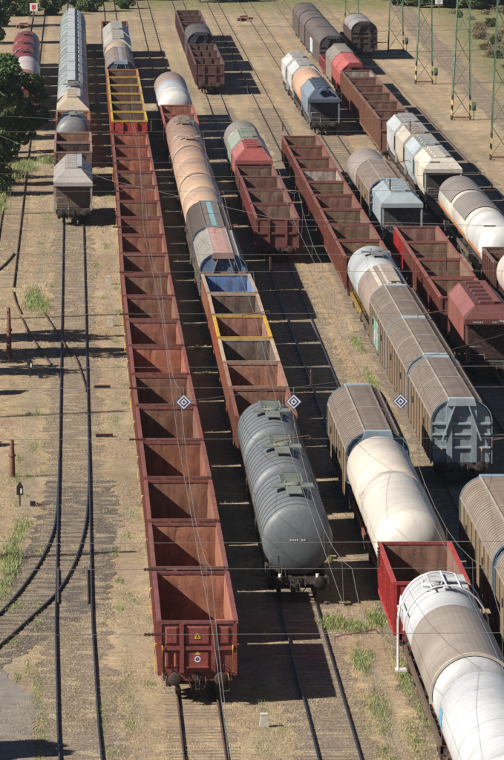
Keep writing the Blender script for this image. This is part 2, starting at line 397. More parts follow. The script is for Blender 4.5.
# worn asphalt path bottom left
def grey_path():
    m, nt, b = mat('worn grey path', 0.9); tc = N(nt, 'ShaderNodeTexCoord')
    n1 = noise(nt, tc.outputs['Object'], 1.2, 5, 0.6); n2 = noise(nt, tc.outputs['Object'], 22, 3, 0.7)
    c = mixc(nt, ramp(nt, n1, 0.35, 0.65), (0.14, 0.122, 0.105), (0.21, 0.185, 0.16)); c = mixc(nt, ramp(nt, n2, 0.3, 0.7), mixc(nt, 1.0, c, (0.8, 0.8, 0.8), 'MULTIPLY'), c)
    nt.links.new(c, b.inputs['Base Color']); return m
pts = [(-5.2, 219.5), (-3.0, 219.2), (-2.2, 216), (-1.65, 211), (-1.5, 206), (-1.62, 200), (-1.7, 194), (-1.9, 186)]
ground_strip('path', [(-7, y) for _, y in pts], pts, 0.016, grey_path())

# ------------------------------------------------------------------ wagon kit
def m_wheelset():
    mb = MB()
    for s in (-1, 1):
        x = s * 0.75
        mb2 = MB()
        ring = [(x - .065, .46 if s < 0 else .49), (x + .065, .49 if s < 0 else .46)]
        n = 20; vs = []
        for xx, r in ring:
            for k in range(n): t = 2 * math.pi * k / n; vs.append((xx, r * math.cos(t), .64 + r * math.sin(t)))
        mb.add(vs, [(k, (k + 1) % n, n + (k + 1) % n, n + k) for k in range(n)], 0, True)
        mb.add(vs[:n], [tuple(range(n))]); mb.add(vs[n:], [tuple(range(n))])
    mb.tube([(-.98, 0, .64), (.98, 0, .64)], .08, 8)
    return mb.mesh('wheelset', M_GEAR)
def m_bogie_frame():
    mb = MB()
    for s in (-1, 1):
        x = s * 1.02
        prof = [(-1.25, .78), (-1.12, .5), (-.7, .5), (-.55, .62), (-.3, .42), (.3, .42), (.55, .62), (.7, .5), (1.12, .5), (1.25, .78), (.6, .92), (-.6, .92)]
        v = [(x - .05, y, z) for y, z in prof] + [(x + .05, y, z) for y, z in prof]; n = len(prof)
        mb.add(v, [(i, (i + 1) % n, n + (i + 1) % n, n + i) for i in range(n)] + [tuple(range(n)), tuple(range(n, 2 * n))])
        for y in (-.9, .9): mb.box(x + s * .052, x + s * .16, y - .14, y + .14, .5, .78)
        for y in (-.2, 0, .2): mb.tube([(x + s * .1, y, .45), (x + s * .1, y, .72)], .07, 8)
    mb.box(-.97, .97, -.16, .16, .62, .86)
    for y in (-1.15, 1.15): mb.box(-.97, .97, y - .05, y + .05, .62, .72)
    return mb.mesh('bogie', M_GEAR)
def m_buffer():
    mb = MB(); mb.revolve([(0, 0.001), (0, .17), (.08, .17), (.1, .115), (.36, .115), (.36, .085), (.55, .085), (.56, .235), (.6, .25), (.625, .2), (.63, .001)], 0, 0, 20)
    v = [(x, -y, z) for x, y, z in mb.v]; mb.v = v
    return mb.mesh('buffer', M_GEAR)
def m_coupling():
    mb = MB(); mb.tube([(0, 0, .05), (0, -.25, .05), (0, -.34, -.04), (0, -.3, -.12)], .03, 6)
    for s in (-1, 1): mb.tube([(s * .07, -.1, 0), (s * .07, -.22, -.22), (s * .06, -.2, -.42)], .018, 5)
    mb.tube([(-.1, -.2, -.42), (.1, -.2, -.42)], .03, 6)
    for s in (-1, 1): mb.tube([(s * .3, 0, .02), (s * .3, -.12, -.02), (s * .32, -.18, -.25), (s * .2, -.14, -.45)], .025, 6)
    mb.box(-.16, .16, -.05, 0, -.12, .16)
    return mb.mesh('coupling', M_GEAR)
def m_underframe(L):
    h = L / 2; mb = MB()
    for s in (-1, 1):
        mb.box(s * 1.2 - .05, s * 1.2 + .05, -h, h, .93, 1.21)
        mb.box(s * .3 - .05, s * .3 + .05, -h + .14, h - .14, .95, 1.19)
        mb.box(-1.3, 1.3, s * h - (.0 if s < 0 else .12), s * h + (.12 if s < 0 else 0), .9, 1.213)
    for k in range(5):
        y = -h * .7 + 1.4 * h * k / 4; mb.box(-1.14, 1.14, y - .05, y + .05, .97, 1.17)
    mb.tube([(-.5, -.9, .85), (-.5, .1, .85)], .2, 10); mb.box(.2, .9, -.4, .5, .65, .93)
    mb.bar((-1.2, h * .3, .9), (-1.2, h * .2, .62), .06); mb.bar((-1.2, -h * .3, .9), (-1.2, -h * .2, .62), .06)
    mb.bar((-1.2, -h * .2, .62), (-1.2, h * .2, .62), .05); mb.bar((1.2, -h * .2, .62), (1.2, h * .2, .62), .05)
    return mb.mesh('underframe', M_PAINT)
DARKGEAR = (0.035, 0.03, 0.028)
def running_gear(root, L, ufcol, two_axle=False, gear=DARKGEAR, buff=None):
    h = L / 2
    part('underframe', shared(('uf', L), lambda: m_underframe(L)), root, ufcol)
    ws = shared('ws', m_wheelset)
    if two_axle:
        for s in (-1, 1):
            part('wheelset', ws, root, gear, (0, s * h * .55, 0))
    else:
        bf = shared('bogie', m_bogie_frame)
        for s in (-1, 1):
            bo = part('bogie', bf, root, gear, (0, s * (h - 2.15), 0))
            for q in (-.9, .9): part('wheelset', ws, bo, gear, (0, q, 0))
    bu = shared('buffer', m_buffer); cp = shared('coupling', m_coupling)
    for s in (-1, 1):
        for q in (-.87, .87): part('buffer', bu, root, buff or gear, (q, s * (h + .001), 1.06), (0, 0, 0 if s < 0 else math.pi))
        part('coupling', cp, root, gear, (0, s * (h + .001), 1.03), (0, 0, 0 if s < 0 else math.pi))

# --- open gondola
GEAR_RUST = (0.06, 0.04, 0.032)
def plate_grid(mb, x0, x1, z0, z1, y, amp, seed, facing=-1, nx=14, nz=6):
    rnd = random.Random(seed); vs = []; g = [[rnd.uniform(-1, 1) for _ in range(nx + 1)] for _ in range(nz + 1)]
    for j in range(nz + 1):
        for i in range(nx + 1):
            edge = i in (0, nx) or j in (0, nz)
            bul = math.sin(math.pi * ((i / nx * 3) % 1)) if not edge else 0
            vs.append((x0 + (x1 - x0) * i / nx, y + (0 if edge else amp * (g[j][i] * .5 + bul * .9)) * facing, z0 + (z1 - z0) * j / nz))
    fs = [(j * (nx + 1) + i, j * (nx + 1) + i + 1, (j + 1) * (nx + 1) + i + 1, (j + 1) * (nx + 1) + i) for j in range(nz) for i in range(nx)]
    mb.add(vs, fs, 0, True)
def m_lining(L, top, seed):
    h = L / 2 - .07; mb = MB(); w = 1.36
    mb.box(-w, w, -h, h, 1.22, 1.26)
    plate_grid(mb, -w, w, 1.25, top - .1, h, .045, seed, -1); plate_grid(mb, -w, w, 1.25, top - .1, -h, .03, seed + 1, 1)
    for s in (-1, 1):      # long sides, dented
        rnd = random.Random(seed * 7 + s); ny, nz = 36, 5; vs = []
        for j in range(nz + 1):
            for i in range(ny + 1):
                e = j in (0, nz) or i in (0, ny)
                vs.append((s * (w - (0 if e else .03 * rnd.random() + .035 * abs(math.sin(i * math.pi / 4.5)))), -h + 2 * h * i / ny, 1.25 + (top - .1 - 1.25) * j / nz))
        mb.add(vs, [(j * (ny + 1) + i, j * (ny + 1) + i + 1, (j + 1) * (ny + 1) + i + 1, (j + 1) * (ny + 1) + i) for j in range(nz) for i in range(ny)], 0, True)
    return mb.mesh('lining', M_LINER)
def m_side(L, top):
    h = L / 2; mb = MB(); mb.box(-1.42, -1.37, -h, h, 1.215, top - .11); mb.box(-1.50, -1.423, -h, h, 1.12, 1.28)
    return mb.mesh('side_wall', M_PAINT)
def m_rib(top): return MB().prism([(-1.50, 1.29), (-1.424, 1.29), (-1.424, top - .12), (-1.50, top - .12), (-1.53, top - .5), (-1.53, 1.6)], -.06, .06).mesh('stiffener', M_PAINT)
def m_rim(L, top):
    h = L / 2; mb = MB()
    for s in (-1, 1): mb.box(s * 1.45 - .085, s * 1.45 + .085, -h, h, top - .12, top)
    for s in (-1, 1): mb.box(-1.364, 1.364, s * h - (.10 if s > 0 else 0.02), s * h + (.10 if s < 0 else 0.02), top - .125, top - .004)
    return mb.mesh('rim', M_PAINT)
def m_endwall(L, top):
    h = L / 2; mb = MB(); mb.box(-1.37, 1.37, -h + .02, -h + .065, 1.22, top - .13)
    for s in (-1, 1): mb.box(s * 1.42 - .07, s * 1.42 + .07, -h - .03, -h + .1, 1.1, top - .123)   # corner posts
    return mb.mesh('end_wall', M_PAINT)
def gondola(t, yf, L, label, group, color, inner, rim=None, top=3.2, ribs=9, two_axle=False, seed=0, x=None, marks=False, near=False, inner_posts=False, sidecol=None, railcol=None):
    """yf = world y of the near end wall, L = body length"""
    yc = yf + L / 2; X = (tx(t, yc) if x is None else x)
    a = tx(t, yf + .5); b_ = tx(t, yf + L - .5); rz = -math.atan2(b_ - a, L - 1) if x is None else 0
    rt = thing('gondola_wagon', label, 'gondola wagon', (X, yc, 0), group, rz)
    rim = rim or color
    running_gear(rt, L, tuple(c * .8 for c in color), two_axle, GEAR_RUST)
    sd = seed % 5
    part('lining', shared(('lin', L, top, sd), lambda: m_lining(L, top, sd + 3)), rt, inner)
    sm = shared(('side', L, top), lambda: m_side(L, top)); rm = shared(('rib', top), lambda: m_rib(top))
    rmm = shared(('rim', L, top), lambda: m_rim(L, top)); ew = shared(('ew', L, top), lambda: m_endwall(L, top))
    scl = sidecol or color
    part('side_wall', sm, rt, scl); part('side_wall', sm, rt, scl, rot=(0, 0, math.pi))
    for k in range(ribs):
        y = -L / 2 + .35 + (L - .7) * k / (ribs - 1)
        part('stiffener', rm, rt, scl, (0, y, 0)); part('stiffener', rm, rt, scl, (0, y, 0), (0, 0, math.pi))
    part('rim', rmm, rt, rim)
    hz = top - 1.05
    pm = shared(('post', top), lambda: MB().prism([(-.08, 1.21), (.08, 1.21), (.08, top - .13), (-.08, top - .13)], -.11, .018).mesh('end_post', M_PAINT))
    cbm = shared(('cb',), lambda: MB().box(-1.34, 1.34, -.075, .017, -.07, .07).mesh('cross_beam', M_PAINT))
    for s, rzz in ((-1, 0), (1, math.pi)):
        part('end_wall', ew, rt, color, rot=(0, 0, rzz) if s > 0 else None)
        for q in (-.6, .6): part('end_post', pm, rt, color, (q, s * L / 2, 0), (0, 0, rzz))
        part('cross_beam', cbm, rt, color, (0, s * L / 2, hz), (0, 0, rzz))
        if railcol:
            hm = shared(('hr',), lambda: MB().tube([(0, 0, 0), (0, -.1, 0), (0, -.1, -1.02), (0, 0, -1.02)], .022, 6).mesh('handrail', M_CLEAN))
            for q in (-1.33, 1.33): part('handrail', hm, rt, railcol, (q, s * (L / 2 + .03), hz + .1), (0, 0, rzz))
    if inner_posts:
        ip = shared(('ip', L, top), lambda: MB().box(-.05, .05, -.04, .04, 1.26, top - .13).mesh('inner_post', M_PAINT))
        for q in (-.45, .45): part('inner_post', ip, rt, color, (q, L / 2 - .14, 0)); part('inner_post', ip, rt, color, (q, -L / 2 + .14, 0))
    if marks:
        f = -L / 2
        for i, (x0, x1, z0, z1) in enumerate([(-.48, .48, hz + .12, top - .22), (-.45, .45, 1.36, hz - .12), (-1.22, -.74, hz + .14, top - .24), (.74, 1.22, hz + .14, top - .24), (-1.24, -.98, 1.4, hz - .12), (-.9, -.74, 1.4, hz - .12), (.74, .94, 1.4, hz - .12)]):
            pb = MB(); pb.prism([(x0, z0), (x1, z0), (x1, z1), (x0, z1)], f - .035, f + .018, inset0=[(x0 + .06, z0 + .06), (x1 - .06, z0 + .06), (x1 - .06, z1 - .06), (x0 + .06, z1 - .06)])
            part('end_panel', pb.mesh('end_panel', M_PAINT), rt, tuple(c * 1.12 for c in color))
        zt = hz + .36
        tb = MB(); tb.add([(-.13, f - .04, zt), (.13, f - .04, zt), (0, f - .04, zt + .24), (-.13, f - .05, zt), (.13, f - .05, zt), (0, f - .05, zt + .24)], [(3, 4, 5), (0, 1, 4, 3), (1, 2, 5, 4), (2, 0, 3, 5)], 0)
        tb.add([(-.055, f - .054, zt + .04), (.055, f - .054, zt + .04), (.012, f - .054, zt + .1), (.03, f - .054, zt + .1), (-.01, f - .054, zt + .19), (-.025, f - .054, zt + .11)], [(0, 1, 2, 3, 4, 5)], 1)
        part('warning_triangle', tb.mesh('warning_triangle', [M_YELLOW, M_DARK]), rt)
        zc = hz - .42
        cb2 = MB(); n = 24
        for r0, r1, mi, yy in ((.075, .115, 0, .042), (0.0, .073, 1, .041), (0.0, .03, 2, .044)):
            vs = [(r * math.cos(2 * math.pi * k / n), f - yy, zc + r * math.sin(2 * math.pi * k / n)) for r in (r0 + .001, r1) for k in range(n)]
            cb2.add(vs, [(k, (k + 1) % n, n + (k + 1) % n, n + k) for k in range(n)], mi)
        cb2.add([(-.12, f - .042, zc + .16), (.12, f - .042, zc + .16), (0, f - .042, zc + .3)], [(0, 1, 2)], 3)
        part('round_emblem', cb2.mesh('round_emblem', [M_WHITE, M_BLUE, simple('red enamel', (.5, .03, .03)), M_YELLOW]), rt)
        stp = MB(); stp.box(-.42, .42, f - .2, f - .01, 1.42, 1.45); stp.bar((-.36, f - .03, 1.3), (-.36, f - .18, 1.42), .03); stp.bar((.36, f - .03, 1.3), (.36, f - .18, 1.42), .03)
        part('end_step', stp.mesh('end_step', M_PAINT), rt, color)
        for q in (-1, 1):
            sb = MB(); sb.tube([(q * 1.15, f - .04, 1.2), (q * 1.2, f - .12, .9), (q * 1.2, f - .12, .52), (q * .86, f - .12, .52), (q * .86, f - .12, .62)], .02, 6)
            part('shunter_step', sb.mesh('shunter_step', M_CLEAN), rt, (.3, .26, .12) if q > 0 else (.25, .24, .22))
        for q in (-.98, -.76, .76, .98):
            hb = MB(); hb.tube([(q, f, 1.5), (q, f - .07, 1.52), (q, f - .07, 1.38), (q, f, 1.36)], .02, 6); part('rope_hook', hb.mesh('rope_hook', M_PAINT), rt, color)
    return rt

# --- tank wagon
def head_prof(y0, y1, r, d=.38, d1=None):
    d1 = d if d1 is None else d1
    p = []
    for k in range(0, 9):
        a = math.pi / 2 * k / 8; p.append((y0 + d * (1 - math.sin(a)) , max(.001, r * math.cos(a))))
    p = [(y0 + d - d * math.cos(math.pi / 2 * k / 8), max(.001, r * math.sin(math.pi / 2 * k / 8))) for k in range(9)]
    q = [(y1 - (y - y0) * d1 / d, rr) for y, rr in reversed(p)]
    return p + q
def m_ladder(L, w=.5, r=.018, step=.3):
    mb = MB()
    for s in (-1, 1): mb.tube([(s * w / 2, 0, 0), (s * w / 2, L, 0)], r, 5)
    k = step / 2
    while k < L: mb.tube([(-w / 2, k, 0), (w / 2, k, 0)], r * .8, 5); k += step
    return mb.mesh('ladder', M_CLEAN)
def m_end_frame():
    mb = MB(); mb.tube([(-1.2, 0, 1.2), (-1.2, 0, 2.1), (-.8, 0, 2.1), (-.8, 0, 1.2)], .025, 6); mb.tube([(-1.2, 0, 1.65), (-.8, 0, 1.65)], .02, 5)
    mb.tube([(-.5, 0, 1.2), (-.62, 0, 2.0), (-.7, 0, 1.2)], .02, 5)
    return mb.mesh('end_railing', M_CLEAN)
def m_manhole():
    mb = MB(); mb2 = [(0, .30), (.16, .30), (.18, .35), (.22, .35), (.26, .3), (.30, .14), (.31, .001)]
    n = 16; vs = []
    for z, r in mb2:
        for k in range(n): t = 2 * math.pi * k / n; vs.append((r * math.cos(t), r * math.sin(t), z))
    mb.add(vs, [(i * n + k, i * n + (k + 1) % n, (i + 1) * n + (k + 1) % n, (i + 1) * n + k) for i in range(len(mb2) - 1) for k in range(n)], 0, True)
    mb.tube([(.34, 0, .1), (.42, 0, .3)], .04, 6); mb.tube([(-.3, .25, .05), (-.3, .25, .35)], .05, 6)
    return mb.mesh('manhole', M_PAINT)
def m_walkway(w, l, mat_=None):
    mb = MB(); n = max(2, int(l / .3))
    for k in range(n):
        y = -l / 2 + l * k / n; mb.box(-w / 2, w / 2, y + .012, y + l / n - .012, -.02, .02)
    for s in (-1, 1): mb.box(s * w / 2 - .025, s * w / 2 + .025, -l / 2, l / 2, -.06, -.022)
    return mb.mesh('walkway', mat_ or M_PAINT)
def tank(t, yf, L, label, group, color, frame=(.06, .055, .05), R_=1.45, cz=2.75, ribs=0, ribcol=(.12, .085, .07), fittings='none', shield=None, shieldcol=None, band=None, underside=None,
         two_axle=False, x=None, name='tank_wagon', cat='tank wagon', fitcol=(.22, .25, .22), over=.7, headd=.38, endrail=True, mt=None, headb=None, gear=DARKGEAR, buff=None):
    """yf = near end of the vessel, L = vessel length"""
    yc = yf + L / 2; X = (tx(t, yc) if x is None else x)
    rt = thing(name, label, cat, (X, yc, 0), group)
    W_ = L + .4
    running_gear(rt, round(W_, 2), frame, two_axle, gear, buff)
    h = L / 2
    part('tank', shared(('tank', L, R_, cz, headd, headb), lambda: MB().revolve(head_prof(-h, h, R_, headd, headb), 0, cz, 40).mesh('tank', mt or M_TANK)), rt, color)
    sd = shared(('saddle', R_, cz), lambda: MB().prism([(-1.1, 1.22), (1.1, 1.22), (1.15, cz - R_ * .62), (.7, cz - R_ * .84), (0, cz - R_ - .01), (-.7, cz - R_ * .84), (-1.15, cz - R_ * .62)], -.12, .12).mesh('saddle', M_PAINT))
    for s in (-1, 0, 1): part('saddle', sd, rt, frame, (0, s * (h - 1.4), 0))
    if ribs:
        pr_ = .022 if ribs > 6 else .005
        rb = shared(('band', R_, cz, pr_), lambda: MB().revolve([(-.035, R_ - .01), (-.035, R_ + pr_), (.035, R_ + pr_), (.035, R_ - .01)], 0, cz, 40, smooth=False).mesh('hoop', M_PAINT))
        for k in range(ribs): part('hoop', rb, rt, ribcol, (0, -h + headd + (L - 2 * headd) * (k + .1) / (ribs - .8), 0))
    ze = cz + R_
    if fittings != 'none':
        part('manhole', shared('manhole', m_manhole), rt, fitcol, (0, 0, ze - .05))
        part('walkway', shared(('wk', .55, 2.2), lambda: m_walkway(.62, 2.4)), rt, fitcol, (-.0, -1.65, ze + .14))
        part('walkway', shared(('wk', .62, 1.3), lambda: m_walkway(.55, 1.2)), rt, fitcol, (-.62, .0, ze + .12))
        part('walkway', shared(('wk', .62, 1.3), None), rt, fitcol, (.62, .0, ze + .12))
        lw = round(h * .5, 2)
        if fittings == 'ladder':
            la = shared(('lad', lw), lambda: m_ladder(lw, .95, .03, .35))
            part('ladder', la, rt, fitcol, (0, .7, ze + .16)); part('walkway', shared(('wk2', lw), lambda: m_walkway(.55, lw)), rt, fitcol, (0, .75 + lw / 2, ze + .13))
        va = shared('valve', lambda: MB().tube([(0, 0, 0), (0, 0, .22)], .09, 8).tube([(-.12, 0, .22), (.12, 0, .22)], .03, 6).mesh('valve', M_PAINT))
        part('valve', va, rt, fitcol, (.15, .55, ze - .03)); part('valve', va, rt, fitcol, (-.22, -.5, ze - .03))
    if shield:
        a0, a1 = shield[:2]; s0, s1 = shield[2:]
        n = 24; pr = [((R_ + .07) * math.cos(R(a1 + (a0 - a1) * k / n)), cz + (R_ + .07) * math.sin(R(a1 + (a0 - a1) * k / n))) for k in range(n + 1)]
        part('sun_shield', MB().strip(pr, s0, s1, -.02).mesh('sun_shield', M_TANK), rt, shieldcol)
    if band:
        bc, bz0, bz1 = band; n = 3
        for s in (-1, 1):
            aa0, aa1 = math.asin((bz0 - cz) / R_), math.asin((bz1 - cz) / R_)
            pr = [(s * (R_ + .012) * math.cos(aa0 + (aa1 - aa0) * k / n), cz + (R_ + .012) * math.sin(aa0 + (aa1 - aa0) * k / n)) for k in range(n + 1)]
            mb = MB(); mb.strip(pr, -h + headd, h - headd, .008 * s)
            part('orange_band', mb.mesh('orange_band', M_CLEAN), rt, bc)
    if endrail:
        er = shared('endrail', m_end_frame)
        part('end_railing', er, rt, (.1, .1, .1), (0, -h - .22, 0)); part('end_railing', er, rt, (.1, .1, .1), (0, h + .22, 0), (0, 0, math.pi))
    return rt

# --- covered wagon with sliding roof
def roof_prof(e=1.44, ze=3.35, zt=4.28, n=5):
    """half outline from left eave up to the flat crown"""
    L_ = [(-e, ze)]
    for k in range(1, n + 1):
        a = math.pi / 2 * k / n * .78; L_.append((-e + (e - .56) * math.sin(a) ** 1.25 * 1.08 if k < n else -.58, ze + (zt - ze) * (math.sin(a * 1.08)) if k < n else zt))
    L_ = [(-e, ze), (-e + .09, ze + .30), (-e + .27, ze + .56), (-e + .52, ze + .76), (-.62, zt - .04), (-.3, zt + .01)]
    return L_ + [(-x, z) for x, z in reversed(L_)]
def m_cov_body(L, ze=3.35, zt=4.28):
    h = L / 2; rp = roof_prof(1.40, ze, zt - .05)
    return MB().prism([(-1.40, 1.215), (1.40, 1.215)] + rp[::-1], -h, h).mesh('body', M_PAINT)
def covered(t, yf, L, label, group, roofc, wallc, endc=(.2, .26, .31), name='covered_wagon', halves=2, ribs=13, capc=None, ridge=None, detail=True, x=None, ze=3.35, zt=4.28, graffiti=False, yhand=True, linec=(.42, .38, .34), two_axle=False, gear=DARKGEAR):
    yc = yf + L / 2; X = (tx(t, yc) if x is None else x)
    rt = thing(name, label, 'covered wagon', (X, yc, 0), group)
    running_gear(rt, round(L, 2), (.06, .055, .05), two_axle, gear)
    h = L / 2
    part('body', shared(('cov', L, ze, zt), lambda: m_cov_body(L, ze, zt)), rt, endc)
    rp = roof_prof(1.44, ze, zt)
    seg = (L - .3) / halves
    roof = shared(('roof', seg, ze, zt), lambda: MB().strip([(-1.44, ze - .02)] + rp[1:-1] + [(1.44, ze - .02)], -seg / 2 + .03, seg / 2 - .03, .035).mesh('roof_panel', M_ROOF))
    wall = shared(('cwall', seg, ze), lambda: MB().box(-1.46, -1.42, -seg / 2 + .03, seg / 2 - .03, 1.14, ze - .03).mesh('side_panel', M_ROOF))
    arc = shared(('arc', ze, zt), lambda: MB().strip(roof_prof(1.485, ze, zt + .045), -.06, .06, .03).mesh('roof_hoop', M_CLEAN))
    hl = rp[1:5]
    rib = shared(('ribL', ze, zt), lambda: MB().strip([(x_ - .01, z_ + .034) for x_, z_ in roof_prof(1.45, ze, zt)[0:5]], -.035, .035, .035).mesh('roof_rib', M_CLEAN))
    ribr = shared(('ribR', ze, zt), lambda: MB().strip([(x_ + .01, z_ + .034) for x_, z_ in roof_prof(1.45, ze, zt)[-5:]], -.035, .035, .035).mesh('roof_rib', M_CLEAN))
    sp = shared(('cpost', ze), lambda: MB().box(-1.50, -1.462, -.05, .05, 1.13, ze - .05).mesh('side_post', M_PAINT))
    rail = shared(('crail', seg), lambda: MB().box(-.035, .035, -seg / 2 + .05, seg / 2 - .05, 0, .05).mesh('roof_rail', M_CLEAN))
    for i in range(halves):
        y = -L / 2 + .15 + seg * (i + .5)
        part('roof_panel', roof, rt, roofc, (0, y, 0))
        part('side_panel', wall, rt, wallc, (0, y, 0)); part('side_panel', wall, rt, wallc, (0, y, 0), (0, 0, math.pi))
        if detail:
            for k in range(ribs):
                yy = y - seg / 2 + seg * (k + .5) / ribs
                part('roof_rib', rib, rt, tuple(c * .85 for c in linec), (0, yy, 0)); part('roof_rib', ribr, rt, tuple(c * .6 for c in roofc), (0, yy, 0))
            part('roof_rail', rail, rt, linec, (-1.455, y, ze + .02)); part('roof_rail', rail, rt, linec, (-.60, y, zt + .01)); part('roof_rail', rail, rt, roofc, (.6, y, zt + .01)); part('roof_rail', rail, rt, roofc, (.98, y, zt - .14))
            part('latch', shared('latch', lambda: MB().box(-1.56, -1.502, -.09, .09, 2.0, 2.35).mesh('latch', M_GEAR)), rt, (.03, .03, .03), (0, y + .3, .45))
            for k in range(5):
                yy = y - seg / 2 + .1 + (seg - .2) * k / 4
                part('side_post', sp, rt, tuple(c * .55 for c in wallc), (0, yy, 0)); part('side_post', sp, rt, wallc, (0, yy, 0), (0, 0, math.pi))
    for i in range(1, halves): part('roof_hoop', arc, rt, linec, (0, -L / 2 + .15 + seg * i, 0))
    if ridge: 
        part('ridge_strip', shared(('ridge', L), lambda: MB().box(-.16, .16, -h + .2, h - .2, zt + .012, zt + .05).mesh('ridge_strip', M_CLEAN)), rt, ridge)
    # ends
    capc = capc or tuple(min(.6, c * 1.5) for c in endc); bz = (1.95, 2.6, 3.12)
    cap = shared(('cap', ze, zt), lambda: MB().prism([(-.72, zt - .28), (.72, zt - .28), (.62, zt + .09), (-.62, zt + .09)], -.24, .35).mesh('end_cap', M_CLEAN))
    eb = shared('ebeam', lambda: MB().box(-1.42, 1.42, -.10, .0, -.05, .05).mesh('end_beam', M_CLEAN))
    ep = shared(('epost', zt), lambda: MB().box(-.14, .14, -.15, -.002, 1.22, zt - .3).mesh('end_post', M_CLEAN))
    br_ = shared(('ebr', zt), lambda: MB().bar((-.35, -.2, zt - .3), (-.95, -.18, 2.3), .07).mesh('end_brace', M_CLEAN))
    br2 = shared(('ebr2', zt), lambda: MB().bar((.35, -.2, zt - .3), (.95, -.18, 2.3), .07).mesh('end_brace', M_CLEAN))
    hoop = shared(('ehoop', ze, zt), lambda: MB().strip([(-1.47, 1.15)] + roof_prof(1.47, ze, zt + .03) + [(1.47, 1.15)], -.06, .08, .04).mesh('end_hoop', M_CLEAN))
    hm = shared(('chand',), lambda: MB().tube([(0, 0, 0), (0, -.16, 0), (0, -.16, -.6), (0, 0, -.6)], .035, 6).mesh('handle', M_CLEAN))
    for s, rz in ((-1, 0), (1, math.pi)):
        part('end_cap', cap, rt, capc, (0, s * h, 0), (0, 0, rz)); part('end_hoop', hoop, rt, endc, (0, s * h, 0), (0, 0, rz))
        for z in bz: part('end_beam', eb, rt, capc, (0, s * h, z), (0, 0, rz))
        for q in (-.6, .6): part('end_post', ep, rt, tuple(c * 1.2 for c in endc), (q, s * h, 0), (0, 0, rz))
        part('end_brace', br_, rt, capc, (0, s * h, 0), (0, 0, rz)); part('end_brace', br2, rt, capc, (0, s * h, 0), (0, 0, rz))
        if yhand:
            for q in (-.98, .98): part('handle', hm, rt, (.65, .38, .03), (q, s * h, 1.9), (0, 0, rz))
    if graffiti:
        g = MB(); g.box(-1.475, -1.466, -.5, 5.8, 1.35, 2.9)
        part('graffiti', g.mesh('graffiti', graffiti), rt)
    return rt
def graffiti_mat(name, cols, seed):
    m, nt, b = mat(name, 0.5); tc = N(nt, 'ShaderNodeTexCoord'); v = scaled(nt, tc.outputs['Object'], (1, .9, 1.2))
    mp = N(nt, 'ShaderNodeMapping'); mp.inputs['Location'].default_value = (seed, seed, seed); nt.links.new(v, mp.inputs[0])
    n = noise(nt, mp.outputs[0], 1.6, 1, .4); wv = N(nt, 'ShaderNodeTexWave'); wv.inputs['Scale'].default_value = 1.1; wv.inputs['Distortion'].default_value = 7
    nt.links.new(mp.outputs[0], wv.inputs[0])
    c = mixc(nt, ramp(nt, wv.outputs[1], .45, .5), cols[0], cols[1]); c = mixc(nt, ramp(nt, n, .52, .54), c, cols[2]); c = mixc(nt, ramp(nt, n, .4, .38), c, cols[3])
    nt.links.new(c, b.inputs[0]); return m
G1 = graffiti_mat('blue green graffiti', [(.2, .3, .4), (.42, .45, .5), (.1, .32, .2), (.25, .2, .15)], 3)
G2 = graffiti_mat('white blue graffiti', [(.45, .55, .65), (.7, .72, .75), (.2, .4, .55), (.15, .12, .11)], 11)

